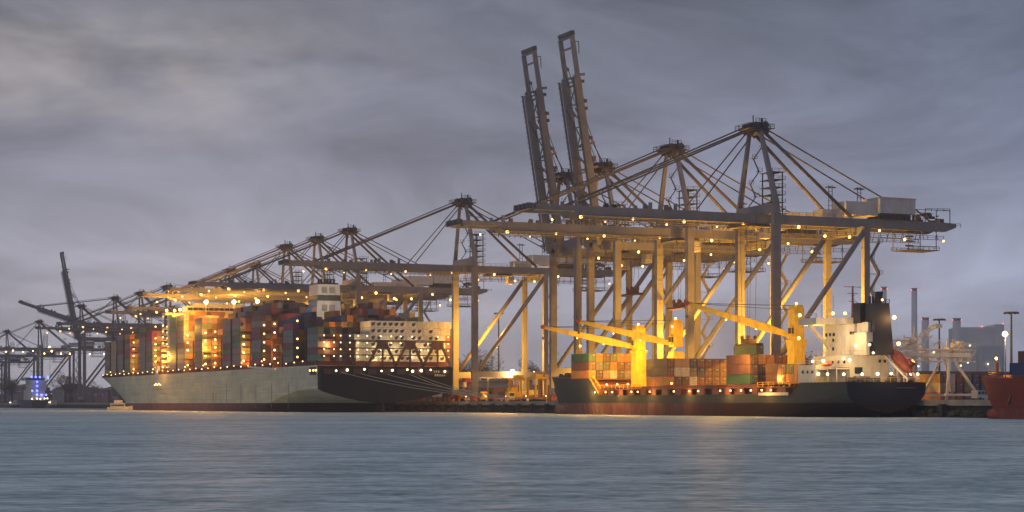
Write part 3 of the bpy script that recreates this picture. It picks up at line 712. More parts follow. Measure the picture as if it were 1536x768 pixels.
        jb = MB(); a = Vector((k - 1.0, y + 1.2, jz)); b_ = Vector(tip); d = (b_ - a)
        sd_ = Vector((d.y, -d.x, 0)).normalized()
        m1 = a.lerp(b_, .25)
        jb.beam(a, m1, 1.5, 1.3, 0, 1.7, 2.2); jb.beam(m1, b_, 1.7, 2.2, 0, .9, 1.0)
        jb.tube(b_ - sd_ * .6, b_ + sd_ * .6, .7, 10, mi=1)
        link('crane_jib', jb.mesh('crane_jib', [M_YELLOW, M_RED]), t)
        rp = MB()
        for q in (-.5, .5):
            rp.tube(Vector((k, y, top - .2)) + sd_ * q, b_ + sd_ * q, .07, 4); rp.tube(Vector((k, y, top - 1.4)) + sd_ * q, b_ + sd_ * q * .6, .06, 4)
        rp.tube(b_, b_ + Vector((0, 0, -3.2)), .08, 4); rp.ball(b_ + Vector((0, 0, -3.6)), .45, 6, 4)
        link('jib_rope', rp.mesh('jib_rope', M_ROPE), t)
        for fr in (.33, .62): 
            p = a.lerp(b_, fr); bulb('deck_lamp', t, (p.x, p.y, p.z - 1.2), .25)
        bulb('deck_lamp', t, (k - 1.0, y - 1.6, top + .3), .34); 
        if i < 2: bulb('deck_lamp', t, (k - 2.2, y - 1.6, top - 2.2), .34)
        light((k - 6, y - 11, base + 11), (7500, 7500, 3500)[i], (1, .55, .07)); light((k - 17, y + 4, base + 8), 9000, (1, .55, .07)); 
    # superstructure
    def sup(b):
        b.box(-26.4, -15, 403.0, 411.0, T, 13.1)
        b.box(-22.0, -10.5, 394.5, 411.2, T + .01, 15.4)
    hs_ = MB(); sup(hs_); s1 = link('deckhouse', hs_.mesh('deckhouse', M_WHITE), t)
    tw = MB(); n = 10; pts = []
    for (cx_, cy, a0) in ((-17.5, 400.2, 180), (-14.0, 400.2, 270), (-14.0, 408, 0), (-17.5, 408, 90)):
        for q in range(5):
            a = R(a0 + q * 22.5); pts.append((cx_ + 2.6 * math.cos(a), cy + 2.6 * math.sin(a)))
    m = len(pts)
    tw.add([(x, y, 15.4) for x, y in pts] + [(x, y, 23.2) for x, y in pts], [(i, (i + 1) % m, m + (i + 1) % m, m + i) for i in range(m)] + [tuple(range(m, 2 * m))])
    tw.box(-20.35, -18.9, 401.2, 403.2, 15.4, 23.1)
    tower = link('tower', tw.mesh('tower', M_WHITE), t)
    br = MB(); br.box(-26.6, -12, 402.5, 410.6, 23.2, 24.9); br.box(-21, -12, 398, 411.5, 23.25, 24.85)
    br.beam((-26, 406.5, 23.2), (-20, 406.5, 17.5), .9, .8)
    brg = link('bridge_deck', br.mesh('bridge_deck', M_WHITE), t)
    wl_ = [(-20.0 + k * .9, -19.4 + k * .9, 397.45, 397.58, 20.6, 21.3) for k in range(7)] + [(-20.2, -20.08, 404.0 + k * 1.7, 404.8 + k * 1.7, 20.4, 21.2) for k in range(3)]
    for z in (16.8, 19.0): wl_ += [(-16.6, -16.0, 397.45, 397.58, z, z + .8), (-20.2, -20.08, 404.3, 405.0, z, z + .8), (-14.9, -14.3, 397.45, 397.58, z, z + .8)]
    pieces('window', tower, M_GLASS, wl_)
    pieces('window', s1, M_GLASS, [(-22.12, -21.99, 396.5 + k * 2.6, 397.2 + k * 2.6, 13.4, 14.1) for k in range(3)] + [(-13.5 + k * 1.5, -12.9 + k * 1.5, 394.36, 394.5, 13.6, 14.3) for k in range(2)] + [(-26.53, -26.4, 404.2 + k * 2.2, 404.8 + k * 2.2, 11.0, 11.7) for k in range(3)])
    bx = MB(); bx.box(-19.2, -16.0, 391.5, 397.0, 15.4, 21.0); bx.box(-18.0, -14.4, 392.5, 397.4, 21.0, 23.6)
    s2 = link('casing', bx.mesh('casing', M_WHITE), t)
    link('door', MB().box(-18.3, -17.4, 391.4, 391.5, 15.4, 18.6).mesh('door', M_BLACK), s2)
    link('window', MB().box(-20.6, -18.4, 394.35, 394.5, 10.8, 12.4).mesh('window', M_GLASS), s1)
    fn = MB(); fn.beam((-14.6, 393.4, 15.4), (-14.9, 393.6, 28.2), 6.2, 5.4, 0, 5.0, 4.4)
    fnl = link('funnel', fn.mesh('funnel', mat('funnel_navy', (.03, .032, .045), .6)), t)
    fp = MB(); fp.box(-18.6, -16.9, 395, 398, 23.4, 28.4); fp.tube((-14.5, 393.6, 28.2), (-14.0, 393.6, 30.3), .9, 10); fp.tube((-14.0, 393.6, 30.3), (-14.0, 393.6, 31.2), 1.0, 10)
    for x in (-16.4, -15.6): fp.tube((x, 394, 28.2), (x, 394, 30), .25, 6)
    fp.railing((-17, 391.5, 28.2), (-12.4, 391.5, 28.2), 1.0, 4, .12)
    link('exhaust_pipe', fp.mesh('exhaust', M_BLACK), fnl)
    ms = MB(); ms.beam((-17.8, 399.5, 24.9), (-17.8, 399.5, 32.8), .55, .55, 0, .3, .3)
    for z, l_ in ((29.0, 1.2), (31.0, 1.6), (32.6, 2.6)): ms.beam((-17.8 - l_, 399.5, z), (-17.8 + l_, 399.5, z), .16)
    for k in range(6): ms.beam((-18.3, 399.2, 25.5 + k), (-17.3, 399.2, 25.5 + k), .12)
    for x, zz in ((-24, 28), (-22.4, 27.3), (-20.5, 30.5), (-13.5, 28.6)): link('antenna', MB().beam((x, 404, 24.9), (x, 404, zz), .12).ball((x, 404, zz), .5 if x == -13.5 else .18, 8, 6).mesh('antenna', M_HOUSE), t)
    link('radar_mast', ms.mesh('radar_mast', mat('mast_paint', (.35, .12, .10), .6)), t)
    rl = MB()
    for a_, b_ in (((-26.6, 402.5, 24.9), (-26.6, 410.6, 24.9)), ((-26.6, 402.5, 24.9), (-12, 402.5, 24.9)), ((-21, 398, 24.9), (-12, 398, 24.9)), ((-22, 394.5, 15.4), (-10.5, 394.5, 15.4)), ((-22, 394.5, 15.4), (-22, 411, 15.4)), ((-26.4, 403, 13.1), (-26.4, 411, 13.1)), ((-26.4, 403, 13.1), (-22, 403, 13.1))): rl.railing(a_, b_, 1.1, None, .09)
    rl.railing((-26.2, 394, 12.0), (-22, 394, 12.0), 1.1); rl.box(-26.3, -22, 394, 403, 11.9, 12.05)
    for y in (394.2, 398, 402.5): rl.beam((-26.1, y, T), (-26.1, y, 12), .2)
    link('railing', rl.mesh('railing', M_WHITE), t)
    rb = MB(); rb.ball((-25.4, 399.5, 13.2), 1.0, 10, 6); 
    for v in range(len(rb.v)): x, y, z = rb.v[v]; rb.v[v] = (x, 399.5 + (y - 399.5) * 2.3, 13.2 + (z - 13.2) * .6)
    link('rescue_boat', rb.mesh('rescue_boat', M_ORANGE, True), t)
    # free-fall lifeboat on its ramp
    lb = MB(); n = 12; vs = []; prof_ = [(0, .3), (.8, 1.1), (2.2, 1.5), (5.2, 1.5), (7.2, 1.25), (8.4, .7), (8.9, .15)]
    for s_, r_ in prof_:
        for k in range(n):
            a = 2 * math.pi * k / n; vs.append((math.cos(a) * r_, s_, math.sin(a) * r_ * 1.05))
    fs = [(i * n + k, i * n + (k + 1) % n, (i + 1) * n + (k + 1) % n, (i + 1) * n + k) for i in range(len(prof_) - 1) for k in range(n)]
    lb.add(vs, fs + [tuple(range(n)), tuple(range(len(vs) - 1, len(vs) - 1 - n, -1))]); lb.box(-.7, .7, .8, 2.6, 1.2, 2.1)
    lbo = link('lifeboat', lb.mesh('lifeboat', mat('lifeboat_orange', (.27, .065, .04), .6), True), t, (-9.6, 386.0, 11.2))
    lbo.rotation_euler = (R(38), 0, R(12))
    rp = MB(); rp.beam((-11.2, 385.2, 9.2), (-12.8, 393.5, 15.8), .4, .5); rp.beam((-8.2, 385.2, 9.2), (-9.8, 393.5, 15.8), .4, .5)
    rp.beam((-11.2, 387, T), (-11.3, 387, 11), .3); rp.beam((-8.2, 390, T), (-8.8, 390, 13), .3)
    link('lifeboat_ramp', rp.mesh('lifeboat_ramp', M_WHITE), t)
    dk = MB(); rr = random.Random(2)
    for k in range(16):
        x = rr.uniform(-25, -5); y = rr.uniform(389.5, 393.6); s = rr.uniform(.3, .9); dk.box(x - s, x + s, y - s * .6, y + s * .6, T, T + s * 1.6)
    for x in (-22, -12, -7): dk.tube((x - 1, 391, T + .8), (x + 1, 391, T + .8), .7, 10)
    link('mooring_winch', dk.mesh('winch', M_CRANED), t, kind='stuff')
    # emblem on the transom: a short row of letters' strokes (illegible name) and a draught mark
    nm = MB()
    for k in range(12): nm.box(-12.6 + k * .46, -12.3 + k * .46, 387.95, 387.99, 7.15, 7.15 + (.34, .28, .34)[k % 3])
    link('name_lettering', nm.mesh('name', M_RUSTDECK), t)
    # deck lamps
    for x, y, z, r_ in ((-25.5, 392, 10.6, .38), (-22, 389.2, 10.6, .36), (-17.5, 389.2, 10.7, .42), (-13.5, 389.2, 10.8, .36), (-7.6, 389.2, 10.8, .42), (-5.6, 389.2, 10.7, .36), (-26.2, 398, 10.7, .36), (-26.0, 402.4, 10.8, .38),
                      (-26, 405, 14.0, .36), (-26.1, 400, 14.0, .42), (-22.2, 397, 14.6, .36), (-22.3, 394.2, 14.1, .42), (-21, 393.4, 17.6, .36), (-18.4, 391.2, 17.9, .3), (-17.6, 390.9, 15.9, .3)):
        bulb('deck_lamp', t, (x, y, z), r_, M_LAMPW)
    for x, y, z, r_ in ((-26.6, 410, 25.8, .45), (-26, 404.5, 24.2, .55), (-22, 402, 26, .42), (-19, 401, 26, .42), (-15, 397.8, 25.9, .48), (-26.3, 411, 20, .45), (-11.7, 390.5, 24.7, .5), (-11.0, 389.6, 18.2, .5), (-8.2, 389, 13.4, .5), (-15, 390.8, 29, .3)):
        bulb('deck_lamp', t, (x, y, z), r_)
    for p, pw, c_ in (((-16, 386, 12.5), 1100, (1, .62, .22)), ((-24, 390, 12.5), 1200, (1, .62, .2)), ((-28, 400, 14.5), 1300, (1, .58, .16)), ((-27, 396, 21), 1200, (1, .62, .24)), ((-7.5, 387, 14.5), 1400, (1, .5, .12)), ((-23, 394, 20), 1300, (1, .62, .25)), ((-12, 388.5, 24.7), 900, (1, .55, .2)), ((-16, 395, 26.5), 500, (1, .6, .2))):
        light(p, pw, c_)
    # lamps in the side gallery and on the deck edge
    for y in (423, 427.5, 433, 438, 443.5, 449, 461, 466, 475, 489.5, 497, 501, 513.5, 518, 525.5): bulb('gallery_lamp', t, (-27.1 if y < 523 else -27.0, y, 6.9), .27)
    for y in (478, 505, 512, 519): bulb('gallery_lamp', t, (-26.2, y, 9.2), .32)
    for y in (418, 424): bulb('gallery_lamp', t, (-26.4, y, 7.6), .32)
    for y, z in ((424, 10), (458, 10.5), (500, 11), (515, 13)): light((-24, y, z), 2600, (1, .5, .07))
    for y in (424, 444, 466, 488, 508, 527): light((-29.5, y, 6.4), 900, (1, .5, .1))
    sg = MB(); sg.box(-27.25, -27.1, 414.5, 429, 5.5, 6.3)
    link('gangway', sg.mesh('gangway', M_WHITE), t)
    return t
feeder()

# containers on the feeder
pal = lambda r, items: r.choice(items)
r5 = random.Random(11)
mix1 = ['rust brown', 'dark brown', 'dark brown', 'olive', 'olive', 'dark blue', 'green', 'rust brown', 'grey']
def feeder_bay(name, y, base, cols, x0, over={}, Lc=12.6, first=0):
    for c, n in enumerate(cols):
        for k in range(n):
            col = over.get((c, k)) or pal(r5, mix1)
            tier = ['bottom', 'second', 'third', 'fourth'][k] if n > 1 and k < n - 1 else ('top' if n > 1 else 'single')
            container(x0 + c * PITCH, y, base + k * 2.64, col, '%s container, %s tier, %s row from the water, %s stack of small ship' % (col, tier, ORD[c], name),
                      Lc, True, 'door', 'containers on the small container ship')
feeder_bay('forward', 530.5, 11.25, [3, 3, 3, 3, 3, 3, 3, 3], -26.6, {(0, 0): 'orange', (0, 1): 'rust brown', (0, 2): 'green', (1, 2): 'orange', (2, 2): 'rust brown', (1, 1): 'grey', (2, 1): 'olive', (3, 1): 'orange', (3, 2): 'olive', (4, 2): 'orange', (5, 2): 'orange', (3, 0): 'white', (1, 0): 'dark brown', (2, 0): 'tan', (4, 0): 'dark brown'})
feeder_bay('middle', 480, 8.6, [3, 3, 3, 3, 3, 3, 3, 3, 2], -26.6, {(0, 0): 'orange', (0, 1): 'rust brown', (0, 2): 'rust brown', (1, 1): 'white', (2, 1): 'white', (0, 3): 'rust brown', (1, 2): 'tan', (2, 2): 'tan', (3, 1): 'grey', (4, 1): 'dark blue', (3, 0): 'white', (1, 0): 'dark brown', (2, 0): 'dark brown', (4, 0): 'red', (3, 2): 'dark blue', (5, 0): 'rust brown', (6, 0): 'rust brown', (7, 0): 'rust brown', (8, 0): 'rust brown', (5, 1): 'rust brown', (6, 1): 'dark brown', (7, 1): 'rust brown', (8, 1): 'dark brown', (4, 2): 'rust brown', (5, 2): 'rust brown', (6, 2): 'rust brown', (7, 2): 'rust brown'})
feeder_bay('aft', 434, 8.6, [3, 3, 3, 3, 3, 3, 3], -26.6, {(0, 0): 'green', (0, 1): 'rust brown', (0, 2): 'rust brown', (1, 2): 'orange', (2, 2): 'orange', (3, 2): 'rust brown', (4, 2): 'orange', (1, 0): 'dark brown', (5, 2): 'orange', (6, 2): 'tan'})
feeder_bay('short aftmost', 424.5, 8.6, [2, 2, 2, 2, 2], -24.1, {(0, 0): 'rust brown', (0, 1): 'rust brown', (1, 0): 'orange', (2, 0): 'tan', (3, 0): 'orange', (1, 1): 'olive', (2, 1): 'tan', (3, 1): 'dark brown', (4, 0): 'orange'}, 6.1)
container(-4.25, 467.7, G + 15.9 - 2.62, 'green', 'green container hanging from the orange spreader of the nearest crane', 12.6, True, 'door', 'containers on the small container ship')

# ------------------------------------------------------------------ big container ship
XS = -60.3
def bigship():
    t = thing('container_ship', 'huge grey-green container ship with white funnel, stacked high with containers', 'ship')
    xc = -32.8; hb = 27.5; Z = 18.3
    st = []
    st.append((694.5, xc, [(3, 3.7), (10, 4.6), (17, 6.1), (22, 7.3), (25.6, 8.4), (27.3, 9.3), (27.5, 17.9)]))
    st.append((697.5, xc, [(3, 3.6), (10, 4.4), (17, 5.9), (22, 7.1), (25.6, 8.2), (27.3, 9.1), (27.5, 17.9)]))
    st.append((698.0, xc, [(3, 3.6), (10, 4.4), (17, 5.9), (22, 7.1), (25.6, 8.2), (27.3, 9.1), (27.5, Z)]))
    st.append((722, xc, [(2, .6), (9, 2.4), (16, 4.4), (21.5, 6.2), (25.2, 7.6), (27.4, 8.8), (27.5, Z)]))
    st.append((745, xc, [(2, -6), (8, -2), (15, .8), (21, 3.2), (25.0, 5.0), (27.4, 6.4), (27.5, Z)]))
    st.append((768, xc, [(3, -8), (12, -6), (20, -2.2), (23.5, -.2), (25.8, 1.4), (27.4, 2.8), (27.5, Z)]))
    st.append((795, xc, [(5, -8), (22, -7.5), (26.5, -5), (27.5, -2), (27.5, 1), (27.5, 5), (27.5, Z)]))
    for yy_ in (850, 930, 1000): st.append((yy_, xc, [(5, -8), (24, -7.5), (27, -5), (27.5, -2), (27.5, 1), (27.5, 5), (27.5, Z)]))
    for yy_, fw, fd in ((1020, .97, 1.0), (1040, .88, 1.0), (1060, .73, 1.0), (1080, .53, .995), (1095, .34, .97), (1108, .18, .88), (1118, .05, .74), (1128, .01, .5), (1134, .005, .3)):
        w_ = hb * fw; d_ = hb * fd
        zk = -8 if yy_ < 1110 else (2 if yy_ < 1120 else (9 if yy_ < 1130 else 13))
        st.append((yy_, xc, [(w_ * .2, zk), (w_ * .8, zk + .5), (w_ * .97, zk + 2), (w_, max(zk + 2.2, -2)), (w_ + (d_ - w_) * .06, max(zk + 2.6, 2.5)), (w_ + (d_ - w_) * .45, max(zk + 3.4, 9)), (d_, Z + (.0 if yy_ < 1090 else .5))]))
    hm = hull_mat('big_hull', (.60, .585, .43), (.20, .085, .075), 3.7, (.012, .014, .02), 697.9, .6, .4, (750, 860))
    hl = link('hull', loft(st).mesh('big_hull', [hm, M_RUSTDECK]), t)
    # the dark stern quarter: recessed gallery under the deck edge, lit; openings in the transom
    gal = MB()
    for k in range(9): gal.box(xc - 26 + k * 6.0, xc - 22.6 + k * 6.0, 694.3, 694.45, 14.8, 16.9)
    link('mooring_opening', gal.mesh('mooring_opening', mat('gallery_interior', (.07, .035, .03), .8)), t)
    sg = MB(); sg.box(XS - .15, XS - .02, 699, 707, 14.5, 17.6)
    link('side_opening', sg.mesh('side_opening', mat('gallery_interior', (.16, .05, .04), .8)), t)
    wl = MB()
    for k in range(7):
        wl.box(-13.6 + k * .95, -13.0 + k * .95, 694.3, 694.4, 15.6, 16.5)
        if k < 5: wl.box(-13.1 + k * .95, -12.5 + k * .95, 694.3, 694.4, 14.2, 15.1)
    link('name_lettering', wl.mesh('name', M_WHITE), t)
    dr = MB()
    for k in range(6): dr.box(XS - .06, XS - .01, 735 + k * 23, 735.5 + k * 23, 1.5, 12)
    for k in range(5): dr.box(XS - .06, XS - .01, 760 + k * 60, 774 + k * 60, 9.5 - .3 * k, 9.62 - .3 * k)
    link('draught_mark', dr.mesh('draught', mat('draught_paint', (.17, .17, .14), .6)), t)
    # rudder post
    rd = MB(); rd.box(xc - .5, xc + .5, 699, 706, -3, 3.9)
    link('rudder', rd.mesh('rudder', mat('rudder_paint', (.05, .02, .02), .7)), t)
    # red-brown side walkway between hull and stacks
    wk = MB()
    wk.box(XS + .6, -5.8, 699, 1096, Z + .02, 19.8)
    for y in range(700, 1096, 4): wk.box(XS + .02, XS + .35, y, y + 1.3, Z, Z + 1.7)
    wk.box(XS, XS + .3, 699, 1096, Z + 1.65, Z + 1.85)
    link('hatch_coaming', wk.mesh('coaming', M_RUSTDECK), t)
    return t
big = bigship()
BAYS = [698, 714, 730, 745, 760, 775.5, 791, 806, 822, 838, 855, 871, 888, 905, 921, 938, 954, 971, 987, 1004, 1022, 1040, 1057, 1074]
#        side tiers, missing outer columns, inner tiers
INFO = [(5, 0, 5), (0, 2, 6), (6, 0, 7), (0, 3, 7), (0, 3, 9), (8, 0, 10), (0, 2, 10), (8, 0, 10), (8, 0, 10), (0, 4, 9), (0, 4, 9), (9, 0, 9), (0, 2, 9), (10, 0, 10), (10, 0, 10),
        None, (0, 5, 8), (8, 0, 8), (9, 0, 9), (0, 2, 8), (8, 0, 8), (8, 0, 8), (7, 0, 7), (7, 0, 7)]
BW = 2.5; BZ = 19.9; BT = 2.66
r6 = random.Random(21)
side_cols = ['grey', 'pink-grey', 'grey', 'grey', 'rust brown', 'pink-grey', 'pink-grey', 'grey', 'olive', 'grey', 'grey', 'teal', 'rust brown', 'crimson', 'olive']
end_cols = ['rust brown', 'rust brown', 'orange', 'dark brown', 'red', 'rust brown', 'olive', 'dark brown', 'grey', 'tan', 'rust brown', 'dark blue', 'dark brown', 'pink-grey', 'olive']
names_mats = list(CC.keys())
stuffb = MB()
lash = MB()
nb = 0
side_idx = 0
ENDQ = []
for bi, (y0, info) in enumerate(zip(BAYS, INFO)):
    if info is None: continue
    stt, miss, inner = info
    ylen = 13.0
    ncol = 22
    shrink = 0
    if y0 > 1050: shrink = int((y0 - 1040) / 17)          # the bow narrows
    for c in range(ncol):
        x = XS + .25 + c * BW
        if c >= ncol - shrink: continue
        if bi == 0 and c >= 6: continue                     # reefers, below
        if bi in (4, 5) and 8 <= c <= 14: continue          # funnel casing
        if c < miss: continue
        n = stt if (c == 0 and stt) else inner
        if stt and 1 <= c <= 1 and miss == 0: n = (stt + inner + 1) // 2
        if miss and c == miss: n = inner - 1
        if c > 3: n += (r6.random() < .25) - (r6.random() < .25)
        if bi == 0: n = [5, 4, 5, 5, 4, 5][c]
        for k in range(n):
            if c == 0 and stt:
                side_first = True
                col = side_cols[(r6.randrange(len(side_cols)))] if r6.random() < .75 else ['grey', 'pink-grey', 'olive'][bi % 3]
                if bi == 22: col = 'tan'
                if bi == 20 and k == n - 1: col = 'orange'
                container(x, y0, BZ + k * BT, col, '%s container, %s tier up, seaward side of %s stack from stern, huge ship' % (col, ORD[k], ORD[side_idx] if side_idx < 15 else 'last'),
                          13.0, False, None, 'containers on the huge ship')
            else:
                exposed = (k >= n - 2) or (c <= 9) or bi == 0
                if exposed:
                    col = r6.choice(end_cols); ENDQ.append((y0 + (1 - (c <= 7)) * 50 + c, bi, c, k, x, y0, col))
    if stt: side_idx += 1
    # lashing bridge on the near side of the bay
    yb = y0 - 1.6
    zt = BZ + min(5, max(stt, inner)) * BT
    if bi > 0:
        for c in range(0, ncol - shrink, 3):
            x = XS + .2 + c * BW; lash.box(x - .18, x + .18, yb, yb + .5, 19.8, zt)
        for k in range(0, 6):
            z = BZ + k * BT
            if z <= zt + .1: lash.box(XS + .1, -6 - shrink * BW, yb - .3, yb + .8, z - .12, z + .06)
link('lashing_bridge', lash.mesh('lashing_bridge', M_PURPLE), big, kind='stuff')
NIND_SIDE = N_IND
# remaining deck containers of the huge ship: past the count that is built singly
def cell_box(b, x, y0, z, Lc, mi):
    b.box(x, x + 2.4, y0, y0 + Lc, z, z + 2.56, mi)
for (_, bi, c, k, x, y0, col) in ENDQ:
    cell_box(stuffb, x, y0, BZ + k * BT, 13.0, names_mats.index(col))
    if c < 8 or bi == 0 or k > 6:     # door frame proud on the visible end
        z = BZ + k * BT; i2 = names_mats.index(col)
        for xx in (.5, 1.15, 1.8): stuffb.box(x + xx, x + xx + .07, y0 - .06, y0 - .003, z + .15, z + 2.4, i2)
link('deck_container_mass', stuffb.mesh('deck_containers', [CM[k] for k in names_mats]), None, label='tightly packed multicoloured containers filling the inner rows of the huge ship', cat='container mass', kind='stuff')
# the white reefer stack at the stern
for c in range(14):
    for k in range(6):
        unit = (k >= 4 and (c < 6 or c == 7 or (k == 4 and c in (8, 10)))) or (k < 4 and (c * 7 + k * 5) % 10 < 6 and c < 13)
        col = 'white' if not (c == 13 and k < 4) else ('orange' if k in (2, 3) else 'rust brown')
        tier = ['bottom', 'second', 'third', 'fourth', 'fifth', 'top'][k]
        container(-37.8 + c * 2.42, 700.0, BZ + .1 + k * BT, col, '%s container%s, %s tier, %s row from left, stern stack' % ('white reefer' if col == 'white' else col, ' with dark unit' if unit else '', tier, ORD[c]),
                  12.3, False, 'reefer' if unit else 'door', 'white reefer containers at the huge ship stern', 2.38)
for c in range(3):
    for k in range(4):
        container(-45.1 + c * 2.42, 700.0, BZ + .1 + k * BT, 'white', 'plain white container, %s tier, %s of three rows left of the tall white stack' % (['bottom', 'second', 'third', 'top'][k], ORD[c]),
                  12.3, False, 'door', 'white reefer containers at the huge ship stern', 2.38)
def bigship_parts(t):
    Z_ = 18.4
    # stern lashing frame with three inverted V braces
    f = MB(); yb = 697.6
    for xa in (-33.7, -22.2, -10.6):
        f.add([(xa - 2.6, yb - .3, 28), (xa + 2.6, yb - .3, 28), (xa + 1.2, yb - .3, 24.6), (xa - 1.2, yb - .3, 24.6), (xa - 2.6, yb + .3, 28), (xa + 2.6, yb + .3, 28), (xa + 1.2, yb + .3, 24.6), (xa - 1.2, yb + .3, 24.6)],
              [(0, 1, 2, 3), (7, 6, 5, 4), (0, 4, 5, 1), (1, 5, 6, 2), (2, 6, 7, 3), (3, 7, 4, 0)])
        f.beam((xa - 1.4, yb, 27), (xa - 6.2, yb, 18.2), .8, .9); f.beam((xa + 1.4, yb, 27), (xa + 5.6, yb, 18.2), .8, .9)
        f.box(xa - .35, xa + .35, yb - .2, yb + .2, 18, 25)
    f.beam((-50.5, yb, 27), (-45.5, yb, 18.2), .5, .7)
    f.box(-59, -5, yb - .35, yb + .35, 28, 28.35)
    for k in range(1, 4): f.box(-59, -5, yb - .25, yb + .8, 19.5 + k * BT, 19.9 + k * BT)
    for x in (-52, -45, -4.9): f.box(x - .2, x + .2, yb - .2, yb + .2, 18, 33 if x > -6 else 28)
    link('stern_lashing_frame', f.mesh('stern_lashing_frame', M_PURPLE), t)
    # funnel
    fn = MB(); x0, x1, ya, yb2 = -37.0, -26.6, 769, 781
    fn.beam(((x0 + x1) / 2, (ya + yb2) / 2, 40), ((x0 + x1) / 2, (ya + yb2) / 2, 54.2), 12, 11.0, 0, 12, 9.6)
    fn.box(-38.5, -25.5, 764, 788, 18.3, 40.0)
    fu = link('funnel', fn.mesh('funnel', M_WHITE), t)
    light((-38, 752, 47.5), 5200, (1, .80, .62))  # unseen lamp, added to brighten the funnel
    bd = MB(); bd.beam((-31.8, 775, 47.2), (-31.8, 775, 49.6), 12.3, 10.5, 0, 12.3, 10.3)
    link('funnel_band', bd.mesh('funnel_band', mat('dark_green_paint', (.03, .06, .045), .5)), fu)
    lv = MB()
    for x in (-35, -31.6):
        for z in (43, 50.4): lv.box(x, x + 2.2, 768.3, 768.85, z, z + 2.5)
    link('louvre', lv.mesh('louvre', mat('louvre_paint', (.3, .29, .28), .6)), fu)
    pp = MB()
    for x in (-35.4, -34.2, -32.6, -31.4, -30, -28.6): pp.tube((x, 772, 54), (x, 772, 56.6), .5, 8)
    pp.box(-36.5, -27, 770.6, 778, 54.2, 54.9)
    link('exhaust_pipe', pp.mesh('exhaust', M_BLACK), fu)
    # accommodation block with the bridge
    ac = MB(); ac.box(-57, -9, 940, 951, 18.3, 48.0); ac.box(XS, -5.3, 941, 949, 48.0, 49.2); ac.box(-50, -16, 940.5, 950, 49.2, 52.8); ac.box(-46, -20, 942, 949, 52.8, 54.2)
    a = link('accommodation_block', ac.mesh('accommodation', M_WHITE), t)
    pieces('window', a, M_GLASS, [(-55.5 + k * 2.1, -54.6 + k * 2.1, 939.87, 939.99, z, z + 1) for z in (42.2, 45.0) for k in range(22)])
    pieces('window', a, M_GLASS, [(-49 + k * 2.7, -46.6 + k * 2.7, 940.37, 940.49, 50.6, 51.9) for k in range(12)])
    dr = MB()
    for lv_ in range(8): dr.railing((-60, 940, 21.5 + lv_ * 2.8), (-60, 951, 21.5 + lv_ * 2.8), 1.1, 5, .12); dr.box(-60, -57, 940, 951, 21.35 + lv_ * 2.8, 21.5 + lv_ * 2.8)
    link('balcony', dr.mesh('balcony', M_WHITE), a)
    fm = MB(); fm.tube((-32.8, 1112, 18), (-32.8, 1112, 30), .6, 8, .3); fm.railing((-45, 1117, 18.8), (-20, 1117, 18.8), 1.2, 10, .2)
    link('foremast', fm.mesh('foremast', M_PURPLE), t)
    # lamps: on lashing bridges in the gaps of the seaward row
    for bi, (y0, info) in enumerate(zip(BAYS, INFO)):
        if bi == 0: continue
        rec = info is None or info[1] > 0
        if not rec: 
            if bi % 2: bulb('lashing_lamp', t, (XS + .3, y0 - 1.9, 21.3), .3)
            continue
        m_ = 4 if info is None else info[1]
        lv_ = 8 if (bi in (15, 16)) else 5
        for k in range(lv_):
            for c in ((0, 2, 4) if bi in (15, 16) else (0,)):
                if (k * 3 + bi * 5 + c) % 7 == 0: continue
                bulb('lashing_lamp', t, (XS + .6 + c * 2.6, y0 + 11 - c * 2, 22.0 + k * (3.0 if lv_ == 8 else 3.6)), .42, M_LAMP if (k + bi) % 2 else M_LAMPW)
    for y in range(716, 1096, 11): bulb('deck_edge_lamp', t, (XS - .1, y, 19.6 + (y % 3) * .25), .26, M_LAMP if y % 2 else M_LAMPW)
    for k, x in enumerate((-54, -49.5, -42.5, -35.5, -31, -24.8, -22.6, -19, -15, -9)): bulb('stern_lamp', t, (x, 693.9, 16.1 + (k % 3) * .3), (.42, .55, .45, .38, .5)[k % 5], M_LAMPW if k != 7 else M_LAMPB)
    for k, y in enumerate((699, 702, 706)): bulb('stern_lamp', t, (XS - .3, y, 16.3), .4)
    for k in range(4):
        for q, x in enumerate((-57.5, -53.5, -50.8, -47, -43.6, -39.9, -34.4, -29.9, -26, -21.2, -17.4, -14.5, -10.4, -6.0)):
            if (q * 5 + k * 3) % 8 in (0, 3) and q > 4: continue
            bulb('reefer_lamp', t, (x, 698.0, BZ + 1.9 + k * BT), .26, M_LAMPW)
    for q, x in enumerate((-52, -44, -36, -31.5, -27.5, -20, -16, -8)):
        for z in ((22.3, 27.4) if q % 2 else (24.9, 20.6)): light((x, 698.6, z), 190, (1, .70, .28), None, .2)
    light((-30, 685, 36), 900, (1, .7, .35))
    light((-47, 703, 33), 9000, (1, .50, .06)); light((-56, 696, 26), 1500, (1, .5, .15))
    for y, x, z in ((750, -58, 25), (797, -58, 26), (848, -55, 28), (893, -57, 28), (944, -61.5, 27), (960, -57, 28), (1009, -57, 26), (866, -58, 30), (900, -60, 40), (856, -58, 40)): light((x - 2, y, z), 15000, (1, .46, .06))
    # floodlight masts by the bridge: the three brightest lamps of the scene
    for px, dd, z in ((309, 925, 52.5), (351, 905, 51.5), (386, 890, 51.0)):
        x, y = at(px, dd); b_ = MB(); b_.tube((x, y, 40), (x, y, z), .18, 6)
        link('lamp_post', b_.mesh('lamp_post', M_CRANED), t); bulb('floodlight', t, (x, y, z + .4), .95, M_LAMPB); light((x - 1, y - 5, z + 1), 42000, (1, .46, .05))
    for px, dd, z in ((270, 960, 51), (250, 960, 50.5), (262, 940, 49.5)):
        x, y = at(px, dd); bulb('floodlight', t, (x, y, z), .6, M_LAMPB); light((x - 3, y - 17, z + 1), 10000, (1, .42, .04))
